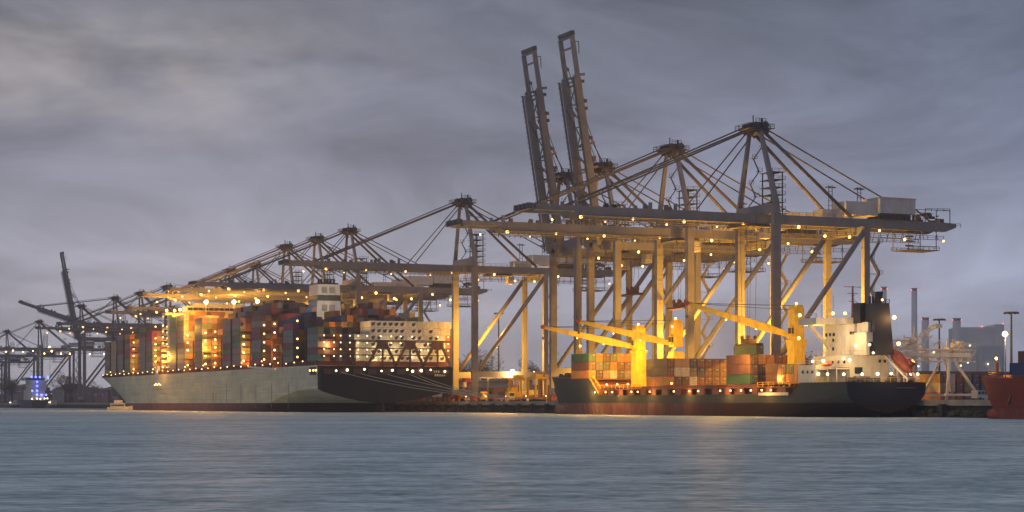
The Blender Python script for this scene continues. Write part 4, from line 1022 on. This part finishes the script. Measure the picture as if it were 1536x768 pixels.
    gw = MB(); gw.box(XS - .5, XS - .05, 948, 964, 11.4, 11.7); gw.railing((XS - .5, 948, 11.7), (XS - .5, 964, 11.7), 1.0, 5, .1); gw.box(XS - .06, XS - .01, 951, 960, 11.8, 13.4)
    link('pilot_ladder_platform', gw.mesh('pilot_platform', M_YEL2), t)
    for y in (950, 953, 956, 959, 962): bulb('deck_lamp', t, (XS - .6, y, 13.0 + (y % 2) * .5), .3, M_LAMPW)
    link('gangway_housing', MB().box(XS - .1, XS + 1.5, 958, 963, Z_, Z_ + 4.2).mesh('gangway_housing', M_WHITE), t)
    link('accommodation_ladder', MB().beam((XS - .3, 752, 17.6), (XS - .3, 792, 19.2), .6, .8).mesh('ladder', M_HOUSE), t)
    # mooring lines from the stern
    ml = MB()
    for a_, b_ in (((-52, 694, 15.5), (-4, 640, 5)), ((-44, 694, 15), (-4, 622, 5)), ((-24, 694, 15), (-4, 648, 5)), ((-20, 694, 14.5), (-4, 632, 5)), ((-33, 694, 14.8), (-4, 612, 5))):
        A = Vector(a_); B_ = Vector(b_); prev = A
        for k in range(1, 11):
            u = k / 10; p = A.lerp(B_, u) + Vector((0, 0, -4 * u * (1 - u) * 1.6)); ml.tube(prev, p, .09, 4); prev = p
    link('mooring_line', ml.mesh('mooring_line', mat('rope', (.45, .42, .38), .8)), t)
bigship_parts(big)

# ------------------------------------------------------------------ red ship bow at the right border
def redship():
    t = thing('cargo_ship', 'orange-red ship whose bow enters the picture at the right edge', 'ship')
    xc = -17.0; st = []
    for y, hw, hd, zk, zd in ((262, 7.5, 8.5, -3, 6.5), (300, 8, 8.5, -4, 6.6), (318, 7, 8.4, -4, 6.8), (322, 6.5, 8.3, -4, 8.6), (332, 4.0, 7.2, -4, 8.9), (339, 2.0, 5.4, -3, 9.1), (344, .7, 3.4, 1, 9.3), (348, .02, 1.2, 6, 9.5)):
        st.append((y, xc, [(hw * .3, zk), (hw * .8, zk + .4), (hw, zk + 1.2), (hw, max(zk + 1.4, 0)), (hw + (hd - hw) * .25, max(zk + 1.8, 2.4)), (hw + (hd - hw) * .6, max(zk + 2.4, 5)), (hd, zd)]))
    hm = hull_mat('red_hull', (.31, .06, .035), (.28, .06, .045), 2.3, None, 0, .3, .3)
    link('hull', loft(st).mesh('red_hull', [hm, M_RUSTDECK]), t)
    bb = MB(); bb.tube((xc, 335, .5), (xc, 345.5, .9), 1.3, 12, 1.35); bb.ball((xc, 345.5, .9), 1.36, 12, 8)
    link('bulbous_bow', bb.mesh('bulb', hm, True), t)
    m = MB(); m.beam((xc, 344, 9.3), (xc, 344, 12.6), .5, .5); m.railing((xc - 5, 338, 9.1), (xc, 347, 9.4), 1, 5, .12)
    link('foremast', m.mesh('foremast', M_ORANGE), t)
    w_ = MB(); w_.box(-24, -10, 322, 330, 8.8, 9.6)
    link('hatch_cover', w_.mesh('hatch_cover', M_RUSTDECK), t)
    ma = MB(); ma.add([(-22.6, 330.2, 5.6), (-22.0, 332.2, 5.8), (-21.2, 334.5, 3.0), (-22.4, 331.0, 3.3)], [(0, 1, 2, 3)]); ma.beam((-22.9, 331.5, 5.4), (-21.9, 333.8, 3.4), .5)
    link('anchor', ma.mesh('anchor', M_BLACK), t)
redship()
for x, y, z, col, lb, Lc in ((-23.5, 325.5, 9.6, 'dark blue', 'dark blue container on the bow deck of the red ship', 6.1), (-21.0, 325.5, 9.6, 'dark blue', 'dark blue container behind the front blue one on the red ship', 6.1),
                         (-17.0, 333.0, 9.6, 'grey', 'grey container beside the bow post of the red ship', 6.1), (-20.0, 327.0, 12.25, 'rust brown', 'brown container stacked on the blue ones of the red ship', 6.1)):
    container(x, y, z, col, lb, Lc, True, 'door', 'containers on the red ship')

# ------------------------------------------------------------------ quay equipment and yard
def lamp_mast(px, d, h, label, lit=False, grp='tall floodlight masts in the yard'):
    x, y = at(px, d); t = thing('light_mast', label, 'light mast', (x, y, G), -TH, grp)
    b = MB(); b.tube((0, 0, 0), (0, 0, h), .55, 8, .28); link('mast', b.mesh('mast', M_CRANED), t)
    b = MB(); b.tube((0, 0, h - .3), (0, 0, h + .1), 2.2, 10)
    for k in range(8): a = k * math.pi / 4; b.box(math.cos(a) * 2.2 - .3, math.cos(a) * 2.2 + .3, math.sin(a) * 2.2 - .3, math.sin(a) * 2.2 + .3, h - .6, h - .05)
    link('lamp_ring', b.mesh('lamp_ring', M_CRANED), t)
    if lit: bulb('lamp', t, (0, -2.8, h - .8), 1.2, M_LAMPB)
lamp_mast(748, 960, 45, 'slim dark floodlight mast between the lone crane braces')
lamp_mast(738, 1500, 36, 'short distant floodlight mast left of the tall slim one')
lamp_mast(1409, 760, 33, 'dark floodlight mast behind the white conveyor gantry')
lamp_mast(1517, 620, 29, 'dark floodlight mast above the red ship at the right')
lamp_mast(1500, 1500, 22, 'short faint mast left of the starburst lamp')
def street_lamp(x, y, h, label, pw=0, r=.9, bm=None):
    t = thing('street_lamp', label, 'lamp', (x, y, G), 0, 'lit lamps on poles')
    b = MB(); b.tube((0, 0, 0), (0, 0, h), .2, 6, .14); b.beam((0, 0, h), (-.8, -.6, h), .3); link('pole', b.mesh('pole', M_CRANED), t)
    bulb('lamp', t, (-.6, -.6, h - .3), r, bm or M_LAMPB)
    if pw: light((-.6, -1.8, h - 1.2), pw, (1, .55, .16), t)
def ln_xy(px, X):
    k = (px - 768) / FPX; u = X - CX; d = u / (math.sin(TH) + k * math.cos(TH)); return d * (math.cos(TH) - k * math.sin(TH))
street_lamp(16, ln_xy(770, 16), 12, 'starburst lamp above the yellow truck on the quay', 9000, .95)
street_lamp(22, ln_xy(732, 22), 12, 'smaller orange lamp left of the starburst lamp on the quay', 5000, .6)
street_lamp(30, ln_xy(802, 30), 12, 'faint orange lamp right of the starburst lamp on the quay', 0, .4)
street_lamp(38, ln_xy(1508, 38), 18, 'starburst lamp by the red ship bow at the right', 5000, .7)
street_lamp(50, ln_xy(1495, 50), 12, 'small orange lamp left of the right-hand starburst lamp', 0, .35)
x, y = at(339 / 4.52, 1900); street_lamp(x, y, 56, 'pale high lamp behind the blue-lit ship', 0, 1.3, M_LAMPW)
x, y = at(549 / 4.52, 1900); street_lamp(x, y, 58, 'pale lamp seen between legs of the far crane', 0, 1.3, M_LAMPW)

for px_ in (700, 730, 760, 790, 820):  # invented lamps, put in to throw a gold pool on the water
    street_lamp(-3.7, ln_xy(px_, -3.7), 2.2, 'low lamp added to gild the water, %s from the left between the two big ships' % ['first', 'second', 'third', 'fourth', 'fifth'][(px_ - 700) // 30], 500, .22, M_LAMP)
def truck(x, y, rz, label):
    t = thing('terminal_truck', label, 'truck', (x, y, G), rz, 'vehicles working on the quay')
    b = MB(); b.box(-1.3, 1.3, 3.2, 5.6, .8, 3.4); b.beam((0, 4.4, 3.4), (0, 4.4, 3.9), 2.5, 2.2, 0, 1.9, 1.6); link('cab', b.mesh('cab', M_YEL2), t)
    link('windscreen', MB().box(-1.34, -1.28, 3.5, 5.3, 2.0, 3.1).box(-1.1, 1.1, 5.6, 5.64, 2.0, 3.2).mesh('windscreen', M_GLASS), t)
    b = MB(); b.box(-1.2, 1.2, -8, 3.1, 1.1, 1.5); link('chassis', b.mesh('chassis', M_RED), t)
    wm = cached('wheel', lambda q: q.tube((-.18, 0, 0), (.18, 0, 0), .5, 12), M_RUB)
    for wy in (4.4, 1.6, -5.2, -6.6):
        for wx in (-1.1, 1.1): link('wheel', wm, t, (wx, wy, .5))
def agv(px, X, col, label):
    y = ln_xy(px, X)
    t = thing('straddle_carrier', label, 'straddle carrier', (X, y, G), 0, 'vehicles working on the quay')
    m = M_YEL2 if col == 'y' else M_RED
    b = MB()
    for q in (-2.3, 2.3):
        b.box(q - .4, q + .4, -4.5, 4.5, 1.0, 1.9)
        for yy_ in (-3.4, 3.4): b.box(q - .3, q + .3, yy_ - .4, yy_ + .4, 1.9, 8.2)
        b.box(q - .35, q + .35, -4.2, 4.2, 8.2, 9.0)
    for yy_ in (-3.4, 3.4): b.box(-2.7, 2.7, yy_ - .4, yy_ + .4, 8.4, 9.2)
    link('frame', b.mesh('frame', m), t)
    link('cab', MB().box(-3.3, -1.9, -4.6, -2.8, 6.2, 8.3).mesh('cab', M_WHITE), t)
    link('engine_box', MB().box(-1.4, 1.4, -2, 2.2, 9.0, 10.3).mesh('engine_box', m), t)
    wm = cached('bigwheel', lambda q: q.tube((-.3, 0, 0), (.3, 0, 0), .8, 12), M_RUB)
    for q in (-2.3, 2.3):
        for yy_ in (-3.4, -1.2, 1.2, 3.4): link('wheel', wm, t, (q, yy_, .8))
truck(3.5, ln_xy(785, 3.5), R(70), 'yellow terminal truck with red chassis under the starburst lamp')
truck(9.0, ln_xy(742, 9), R(80), 'yellow terminal truck left of the starburst lamp')
agv(806, 12, 'y', 'yellow straddle carrier beside the dark green ship bow')
agv(778, 14, 'y', 'yellow straddle carrier behind the yellow truck')
agv(826, 20, 'r', 'red straddle carrier closest to the green ship bow')
agv(700, 24, 'r', 'red straddle carrier behind the lone crane legs')
agv(1130, 22, 'r', 'orange-red carrier top seen between crane legs above containers')
# stepped yellow box (mobile generator) by the truck
def genset():
    y = ln_xy(770, 2); t = thing('power_unit', 'yellow boxy power unit on the quay edge left of the ship bow', 'power unit', (2, y, G))
    link('body', MB().box(-1.5, 1.5, -4, 4, .5, 3.6).box(-1.3, 1.3, -1, 3, 3.6, 5.2).mesh('body', M_YEL2), t)
    link('base', MB().box(-1.7, 1.7, -4.2, 4.2, 0, .5).mesh('base', M_RED), t)
    link('exhaust', MB().tube((0, 2, 5.2), (0, 2, 7.4), .3, 8).tube((0.4, -0.4, 3.6), (.4, -.4, 6.4), .25, 8).mesh('exhaust', M_ORANGE), t)
genset()
def building(x0, x1, y0, y1, h, label, col=(.3, .29, .28), door=True, roof=None, px=None):
    t = thing('shed', label, 'building', (x0, y0, G)); nm = 'shed_%d' % int(x0 * 7 + y0)
    m = mat(nm, col, .8, var=.2, nscale=.2); lx = x1 - x0; ly = y1 - y0
    link('wall', MB().box(0, lx, 0, ly, 0, h).mesh('wall', m), t)
    if roof: 
        b = MB(); b.add([(-.5, -.5, h), (lx + .5, -.5, h), (lx + .5, ly + .5, h), (-.5, ly + .5, h), (lx / 2, -.5, h + roof), (lx / 2, ly + .5, h + roof)], [(0, 1, 4), (2, 3, 5), (1, 2, 5, 4), (3, 0, 4, 5), (3, 2, 1, 0)])
        link('roof', b.mesh('roof', mat('roof_sheet', (.16, .15, .16), .7)), t)
    else: link('roof', MB().box(-.4, lx + .4, -.4, ly + .4, h, h + .5).mesh('roof', mat('roof_sheet', (.16, .15, .16), .7)), t)
    if door:
        pieces('door', t, M_CRANED, [(2 + k * 8, 6 + k * 8, -.12, -.01, .1, min(h * .7, 5)) for k in range(max(1, int(lx / 8)))])
        pieces('window', t, M_GLASS, [(-.12, -.01, 2 + k * 7, 4.5 + k * 7, h * .55, h * .8) for k in range(max(1, int(ly / 7)))])
building(60, 110, 820, 850, 9, 'low pale shed behind the lone crane', (.34, .33, .33), roof=3)
building(75, 130, 700, 740, 8, 'grey flat shed behind the green ship bow', (.22, .21, .22))
building(45, 75, 770, 800, 6, 'small brown shed behind the yellow trucks', (.26, .15, .12), roof=2)
building(180, 240, 640, 690, 12, 'dark hall beyond the small ship deckhouse', (.15, .15, .17))
building(8, 40, 1400, 1450, 9, 'low reddish shed on the far left quay', (.28, .15, .13), roof=4)
building(8, 30, 1560, 1620, 11, 'grey pitched shed behind the blue-lit ship', (.25, .25, .26), roof=5)
building(10, 35, 1780, 1850, 14, 'dim warehouse at the far left border', (.22, .19, .19), roof=4)
building(10, 26, 1290, 1330, 7, 'small pale office block near the small ferry', (.4, .38, .37))

# yard containers: single ones at the right, a mass far left
r7 = random.Random(4)
yc = [('red', 'rust brown', 'red', 'dark brown', 'grey', 'white'), ('grey', 'white', 'dark brown', 'grey', 'dark blue', 'dark blue'), ('dark brown', 'white', 'red', 'grey', 'dark blue', 'olive')]
for k in range(3):
    for c in range(8):
        col = yc[k][c % 6] if k < 2 or c < 5 else 'red'
        if c * 13.0 + k > 200: continue
        container(48 + c * 2.9 + 6 * k * 0, 452, G + k * 2.6, col, '%s yard container, %s layer, %s stack from left behind the white van' % (col, ['bottom', 'middle', 'top'][k], ORD[c]), 12.19, True, 'door', 'containers in the yard at the right')
ym = MB()
for bx_, by_, nx_, ny_ in ((74, 460, 14, 3), (60, 500, 30, 3), (45, 560, 18, 4), (40, 640, 16, 6), (50, 900, 14, 12), (45, 1080, 12, 20), (34, 1340, 8, 40)):
    for i in range(nx_):
        for j in range(ny_):
            for k in range(r7.randint(1, 3)):
                cell_box(ym, bx_ + i * 2.9, by_ + j * 14, G + k * 2.62, 12.2, r7.choice([0, 0, 1, 1, 2, 3, 4, 5, 8, 12]))
link('yard_container_mass', ym.mesh('yard_containers', [CM[k] for k in names_mats]), None, label='low rows of mixed containers stacked in the yard behind the cranes', cat='container mass', kind='stuff')

def van(x, y):
    t = thing('van', 'white van with dark windows parked on the quay by the red bow', 'van', (x, y, G), R(-75), 'vehicles parked on the quay')
    b = MB(); prof = [(-2.9, .45), (2.8, .45), (2.9, 1.1), (2.1, 1.35), (1.4, 2.35), (-2.8, 2.45)]
    n = len(prof); b.add([(-1, y_, z) for y_, z in prof] + [(1, y_, z) for y_, z in prof], [(i, (i + 1) % n, n + (i + 1) % n, n + i) for i in range(n)] + [tuple(range(n - 1, -1, -1)), tuple(range(n, 2 * n))])
    link('body', b.mesh('van_body', M_WHITE), t)
    w_ = MB()
    for s in (-1.02, 1.02):
        for a_, c_ in ((-2.6, -1.4), (-1.2, -.1), (.1, 1.3)): w_.box(s - .02, s + .02, a_, c_, 1.45, 2.2)
    link('window', w_.mesh('window', M_GLASS), t)
    wm = cached('vanwheel', lambda q: q.tube((-.12, 0, 0), (.12, 0, 0), .36, 12), M_RUB)
    for a_ in (-1.8, 1.8):
        for s in (-.95, .95): link('wheel', wm, t, (s, a_, .36))
van(15.5, ln_xy(1472, 15.5))
def van2(x, y):
    t = thing('car', 'pale pickup with red lights on the quay under the mooring lines', 'car', (x, y, G), R(80), 'vehicles parked on the quay')
    b = MB(); prof = [(-2.4, .4), (2.3, .4), (2.4, 1.0), (1.3, 1.15), (.8, 1.85), (-.9, 1.85), (-1.2, 1.1), (-2.4, 1.05)]
    n = len(prof); b.add([(-.9, y_, z) for y_, z in prof] + [(.9, y_, z) for y_, z in prof], [(i, (i + 1) % n, n + (i + 1) % n, n + i) for i in range(n)] + [tuple(range(n - 1, -1, -1)), tuple(range(n, 2 * n))])
    link('body', b.mesh('car_body', M_WHITE), t)
    link('window', MB().box(-.93, -.9, -.7, .7, 1.2, 1.7).box(.9, .93, -.7, .7, 1.2, 1.7).mesh('window', M_GLASS), t)
    link('tail_light', MB().box(-.8, -.5, -2.45, -2.38, .8, 1.0).box(.5, .8, -2.45, -2.38, .8, 1.0).mesh('tail', M_LAMPR), t)
    wm = cached('vanwheel', lambda q: q.tube((-.12, 0, 0), (.12, 0, 0), .36, 12), M_RUB)
    for a_ in (-1.5, 1.5):
        for s in (-.85, .85): link('wheel', wm, t, (s, a_, .36))
van2(1.2, ln_xy(706, 1.2))

# white conveyor gantry behind the small ship stern
def gantry():
    y0 = 425.0
    t = thing('conveyor_gantry', 'white steel conveyor gantry with sloping legs behind the small ship stern', 'gantry', (14, y0, G))
    m = mat('gantry_paint', (.55, .54, .55), .6, grime=.2)
    # main truss from X=-2 to 26
    def truss(b, A, B_, hh, ww, n, r=.16):
        A = Vector(A); B_ = Vector(B_)
        up = Vector((0, 0, hh)); sd = Vector((0, ww, 0))
        for o in (Vector(), up, sd, up + sd): b.beam(A + o, B_ + o, r * 1.6)
        for i in range(n):
            p = A.lerp(B_, i / n); q = A.lerp(B_, (i + 1) / n)
            for o in (Vector(), sd): b.beam(p + o, p + o + up, r); (b.beam(p + o, q + o + up, r) if i % 2 else b.beam(p + o + up, q + o, r))
    b = MB(); truss(b, (-4, 0, 10.6), (26, 0, 10.6), 3.2, 4, 12); truss(b, (-8, 0, 14.2), (8, 0, 14.2), 2, 3, 8, .12); b.box(-3, 24, -.3, 4.3, 11.8, 12.9)
    link('truss', b.mesh('truss', m), t)
    for a_, b_, c_ in (((13, -4, 0), (17, 0, 11), 0), ((24.5, -4, 0), (18.5, 0, 11), 0), ((13, 8, 0), (17, 4, 11), 0), ((24.5, 8, 0), (18.5, 4, 11), 0), ((-2, -2, 0), (0.5, 0, 11), 0), ((4, 6, 0), (1.5, 4, 11), 0), ((3.5, -2, 0), (1.5, 0, 11), 0)):
        link('leg', MB().tube(a_, b_, .42, 8, .35).mesh('leg', m, True), t)
    bm = MB(); bm.box(12.5, 25, -4.3, -3.7, 1.2, 1.8); bm.box(12.5, 25, 7.7, 8.3, 1.2, 1.8); link('sill_beam', bm.mesh('sill', m), t)
    bm = MB(); truss(bm, (4, 1, 14.5), (13.5, 1, 20.0), .9, 1.2, 6, .1); bm.box(13, 15, .6, 2.4, 19.7, 20.8)
    link('loading_arm', bm.mesh('arm', m), t)
    rr = random.Random(9); ms = MB()
    for k in range(90):
        x = rr.uniform(-8, 23); z = rr.uniform(3, 16.5) if x < 3 else rr.uniform(13.5, 17.5) if x < 14 else rr.uniform(12.8, 15.0); y_ = rr.uniform(0, 4)
        dx = rr.choice((0, 0, 1.6, 2.4, -2.0)); dz = rr.choice((2.2, 1.6, 3.0)) if dx == 0 else rr.choice((0, 0, 1.2))
        ms.beam((x, y_, z), (x + dx, y_, z + dz), rr.choice((.12, .16, .3)))
    for k in range(12):
        x = rr.uniform(-6, 23); s = rr.uniform(.25, .6); z = rr.uniform(12.8, 15.5); ms.box(x - s, x + s, 0, 2, z, z + s * 1.4)
    for x in (-6, -3, 0, 3): ms.beam((x, 0, 0), (x, 0, 11), .22); ms.beam((x, 0, 3), (x + 3, 0, 8), .15)
    for x in (-6, -1, 6, 12, 19, 23): ms.railing((x - 2, -.4, 14.6), (x + 2.5, -.4, 14.6), 1, 3, .1)
    link('conveyor_drive', ms.mesh('drive', m), t, kind='stuff')
    for x, z in ((-5, 9), (-3, 13), (6, 9.2), (11, 13), (20, 9.5), (23, 15)): bulb('lamp', t, (x, -1, z), .22, M_LAMPW)
    ln = thing('striped_marker', 'thin red lamp pole standing before the white gantry', 'pole', (30, y0 + 14, G))
    link('pole', MB().tube((0, 0, 0), (0, 0, 17), .15, 6).mesh('pole', M_CRANED), ln); bulb('lamp', ln, (0, 0, 17), .3, M_LAMPR)
gantry()

# ------------------------------------------------------------------ power station and chimneys
M_PP = mat('hazed_cladding', (.74, .73, .74), .8, var=.1, nscale=.02)  # cladding made paler, distance haze put into its colour
def chimney(px, d, top_y, wpx, label):
    x, y = at(px, d); s = FPX / d; h = (606 - top_y) / s + CH - G; r = wpx / s / 2
    t = thing('chimney', label, 'chimney', (x, y, G), -TH, 'power station chimneys')
    link('shaft', MB().tube((0, 0, 0), (0, 0, h), r * 1.12, 16, r).mesh('shaft', M_PP, True), t)
    link('rim', MB().tube((0, 0, h - 2), (0, 0, h + .6), r * 1.06, 16, r * 1.06).mesh('rim', mat('chimney_band', (.45, .36, .37), .7), True), t)
    for zz in (h - 1.5, h * .55):
        for k in (-1, 1): bulb('beacon', t, (k * r * 1.05, -r * (1.15 - abs(k) * .9), zz), .75, M_LAMPR)
chimney(1371.5, 2000, 433, 8.5, 'tall slim grey chimney with red beacons, tallest on the right')
chimney(1388, 2050, 477, 11, 'short thick chimney just right of the tallest one')
chimney(1435, 2050, 478, 12, 'short thick chimney at the left end of the power station')
chimney(1326, 1900, 431, 8, 'slim chimney half hidden behind the dark ship funnel')
def station():
    d = 2150; x, y = at(1468, d); t = thing('power_station', 'large hazy block of a power station between two chimneys', 'building', (x, y, G), -TH)
    k = d / FPX
    link('wall', MB().box(-30 * k, 24 * k, 0, 50, 0, 114 * k).mesh('boiler_house', M_PP), t)
    link('wall', MB().box(24.1 * k, 37 * k, -4, 46, 0, 118 * k).mesh('tower_block', M_PP), t)
    link('wall', MB().box(-2 * k, 26 * k, -22, -.2, 0, 85 * k).mesh('annex', mat('cladding_dark', (.60, .60, .63), .8)), t)
    link('wall', MB().box(-34 * k, -30.1 * k, -2, 30, 0, 60 * k).mesh('stair_tower', M_PP), t)
    b = MB()
    for i in range(11): b.box(-29 * k + i * 5 * k, -29 * k + i * 5 * k + .5, -.6, -.05, 4, 113 * k)
    link('rib', b.mesh('rib', M_PP), t)
    for xx, zz in ((-30, 115), (4, 115), (36, 119)): bulb('beacon', t, (xx * k, -2, zz * k), .9, M_LAMPR)
    for xx, zz in ((20, 52), (22, 45), (-22, 34), (16, 42), (6, 58), (-10, 40), (-24, 60)): bulb('window_light', t, (xx * k, -24, zz * k), .9, M_LAMPW)
station()

# ------------------------------------------------------------------ trees and far woodland
LEAF = None
def tree(x, y, h, r, label, seed, grp='dark trees beyond the yard'):
    rr = random.Random(seed); t = thing('tree', label, 'tree', (x, y, G), 0, grp)
    b = MB(); b.tube((0, 0, 0), (0, 0, h * .55), r * .09, 7, r * .05)
    for k in range(5):
        a = rr.uniform(0, 6.28); b.tube((0, 0, h * (.3 + .05 * k)), (math.cos(a) * r * .6, math.sin(a) * r * .6, h * rr.uniform(.6, .85)), r * .04, 5, r * .015)
    link('trunk', b.mesh('trunk', M_BARK), t)
    c = MB(); cl_ = []
    for k in range(16): 
        a = rr.uniform(0, 6.28); q = rr.uniform(0, .8) * r; cl_.append((math.cos(a) * q, math.sin(a) * q, h * rr.uniform(.45, .92), r * rr.uniform(.25, .45)))
    for i in range(1500):
        cx_, cy, cz, cr_ = rr.choice(cl_); v = Vector((rr.gauss(0, 1), rr.gauss(0, 1), rr.gauss(0, 1))).normalized() * cr_ * rr.uniform(.6, 1.1)
        p = Vector((cx_, cy, cz)) + v; s = rr.uniform(.3, .8); u = Vector((rr.gauss(0, 1), rr.gauss(0, 1), rr.gauss(0, 1))).normalized(); w_ = u.orthogonal().normalized()
        c.add([p - u * s, p + w_ * s * .7, p + u * s], [(0, 1, 2)])
    link('crown', c.mesh('crown', M_LEAF), t)
TR = [(692, 1000, 20, 9, 'dark tree just right of the lone crane seaward leg'), (712, 1050, 26, 13, 'broad dark tree between the lone crane legs'), (724, 1040, 25, 12, 'tall dark tree behind the second crane leg'),
      (796, 980, 22, 10, 'dark tree behind the lone crane brace'), (810, 1000, 19, 9, 'low round tree left of the green bow'), (750, 1120, 20, 9, 'small tree in front of the slim light mast'), (846, 900, 16, 7, 'tree crown showing above the green ship bow'),
      (1215, 800, 20, 10, 'dark tree left of the small ship tower'), (1225, 820, 18, 9, 'smaller tree behind the small ship deckhouse'), (1206, 840, 21, 9, 'tree behind the orange containers by the deckhouse'),
      (8, 1500, 22, 10, 'dark round tree at the left border'), (18, 1520, 18, 9, 'smaller dark tree next to the left border'), (98, 1480, 24, 12, 'dark tree right of the blue-lit ship'), (106, 1500, 20, 10, 'dark tree under the far crane legs'), (140, 1600, 18, 9, 'faint tree left of the big ship bow')]
for i, (px, d, h, r, lb) in enumerate(TR):
    x, y = at(px, d); tree(x, y, h, r, lb, i + 50)
wd = MB(); rr = random.Random(77)
for i in range(4200):
    px = rr.uniform(-60, 1600); d = rr.uniform(2250, 2600); x, y = at(px, d); s = rr.uniform(3, 8)
    hz = rr.uniform(0, 14) * (.6 + .4 * math.sin(px * .021) + .3 * math.sin(px * .057))
    p = Vector((x, y, G + max(0, hz))); u = Vector((rr.gauss(0, 1), rr.gauss(0, 1), rr.gauss(0, .6))).normalized(); w_ = u.orthogonal().normalized()
    wd.add([p - u * s, p + w_ * s * .7, p + u * s, p - w_ * s * .7], [(0, 1, 2, 3)])
link('far_woodland', wd.mesh('woodland', M_LEAF), None, label='low hazy belt of woodland along the horizon behind the port', cat='woodland', kind='stuff')

# ------------------------------------------------------------------ small vessels far left
def blueship():
    y = ln_xy(52, -22); t = thing('supply_ship', 'small dark-hulled ship lit with rows of blue lamps', 'ship', (-22, y, 0), R(8)); t.scale = (1.12, 1.12, 1.12)
    st = [(-11, 0, [(1, -1), (3, -.5), (4.5, 0), (5, 1), (5.5, 2.5), (5.8, 4), (5.8, 5.6)]), (8, 0, [(1, -2), (3, -1.5), (5, -1), (5.6, 1), (5.8, 2.5), (5.8, 4), (5.8, 5.8)]), (22, 0, [(.5, -2), (2, -1.5), (3, -1), (3.4, 1), (4, 2.5), (4.6, 4), (5.2, 6.8)]), (32, 0, [(.01, 0), (.02, .3), (.05, .6), (.1, 1), (.2, 2.5), (.5, 5), (1.0, 8)])]
    link('hull', loft(st).mesh('blue_hull', [mat('navy_hull', (.015, .02, .05), .5), M_RUSTDECK]), t)
    b = MB(); b.box(-4.8, 4.8, -8, 10, 5.7, 13); b.box(-4, 6.5, -6, 8, 13, 19.5); b.box(-7.5, 7.5, 0, 7, 19.5, 21.8)
    h = link('superstructure', b.mesh('superstructure', M_WHITE), t)
    link('window', MB().box(-7, 7, -.1, -.02, 20.1, 21.2).box(-7.6, -7.52, .5, 6.5, 20.1, 21.2).mesh('window', M_GLASS), h)
    link('mast', MB().tube((0, 3, 21.8), (0, 3, 30), .4, 6, .2).box(-2, 2, 2.8, 3.2, 26, 26.4).mesh('mast', M_RED), t)
    for x, z in ((-5, 22), (-2, 22), (1, 22), (6.8, 22.2), (-1, 18.6), (-1, 15.6), (-4.5, 12.2), (-1, 12.4), (-1, 9.6), (2.2, 9.4), (5.5, 9.4), (7, 21.0)): bulb('blue_lamp', t, (x, -8.6, z), .75, M_LAMPBL)
    for x, z in ((-5.5, 6.6), (-2, 6.8), (0.5, 6.6), (3.5, 6.8), (5.5, 6.9)): bulb('deck_lamp', t, (x, -11.3, z), .6, M_LAMPW)
    light((-4, -14, 15), 2600, (.15, .2, 1)); light((4, -14, 15), 2200, (.15, .2, 1)); light((-9, 0, 14), 1800, (.15, .2, 1))
blueship()
def ferry():
    y = ln_xy(179, -78); t = thing('motor_boat', 'small white motor boat moored left of the huge ship bow', 'boat', (-78, y, 0), R(-112)); t.scale = (.85, .85, .85)
    st = [(-7, 0, [(.5, -.4), (1.2, -.2), (1.6, 0), (1.8, .5), (2, .9), (2.1, 1.4), (2.1, 1.9)]), (2, 0, [(.5, -.6), (1.2, -.4), (1.8, 0), (2.1, .5), (2.2, 1), (2.3, 1.5), (2.3, 2.1)]), (8, 0, [(.01, 0), (.02, .2), (.05, .4), (.1, .8), (.2, 1.3), (.4, 2), (.6, 2.8)])]
    link('hull', loft(st).mesh('boat_hull', [M_WHITE, M_CRANED]), t)
    b = MB(); b.box(-1.7, 1.7, -5, 3.4, 1.9, 3.9); b.box(-1.5, 1.5, -3, 2, 4.4, 6.2); b.box(-1.9, 1.9, -5.2, 3.8, 3.95, 4.3); link('cabin', b.mesh('cabin', M_WHITE), t)
    link('window', MB().box(-1.74, -1.7, -4.6, 3.0, 2.7, 3.5).box(1.7, 1.74, -4.6, 3.0, 2.7, 3.5).box(-1.3, 1.3, 2.0, 2.04, 5.0, 5.9).mesh('window', M_GLASS), t)
    link('mast', MB().tube((0, -1, 6.2), (0, -1, 9.5), .1, 6).mesh('mast', M_CRANED), t)
ferry()
def barge(px, X, Lb, label, seed):
    y = ln_xy(px, X); t = thing('barge', label, 'barge', (X, y, 0), 0, 'low barges moored at the far left')
    st = [(0, 0, [(1, -1), (3, -.8), (4, -.5), (4.4, .3), (4.5, 1), (4.5, 1.8), (4.5, 2.6)]), (Lb * .85, 0, [(1, -1), (3, -.8), (4, -.5), (4.4, .3), (4.5, 1), (4.5, 1.8), (4.5, 2.6)]), (Lb, 0, [(.1, -.2), (.4, 0), (.8, .2), (1.2, .6), (1.8, 1.2), (2.4, 2), (3, 3.2)])]
    link('hull', loft(st).mesh('barge_hull', [mat('barge_hull', (.06, .05, .05), .7), M_RUSTDECK]), t)
    link('wheelhouse', MB().box(-2.5, 2.5, 3, 9, 2.6, 6.4).mesh('wheelhouse', M_WHITE), t)
    for k in range(3): bulb('lamp', t, (-2.8, 3 + k * 3, 4.6), .4, M_LAMPW)
barge(82, -12, 55, 'low dark barge right of the blue-lit ship', 1)
barge(22, -12, 60, 'low dark barge left of the blue-lit ship', 2)

# ------------------------------------------------------------------ haze
hz = MB(); hz.box(-2500, 2600, -60, 4200, -4.2, 142)
hm = bpy.data.materials.new('haze'); hm.use_nodes = True; ht = hm.node_tree; ht.nodes.clear()
ho = nd(ht, 'ShaderNodeOutputMaterial'); pv = nd(ht, 'ShaderNodeVolumePrincipled')
pv.inputs['Color'].default_value = (.93, .93, .97, 1); pv.inputs['Density'].default_value = 1.7e-4; pv.inputs['Anisotropy'].default_value = .2
ht.links.new(pv.outputs[0], ho.inputs['Volume'])
link('haze', hz.mesh('haze', hm), kind='stuff')
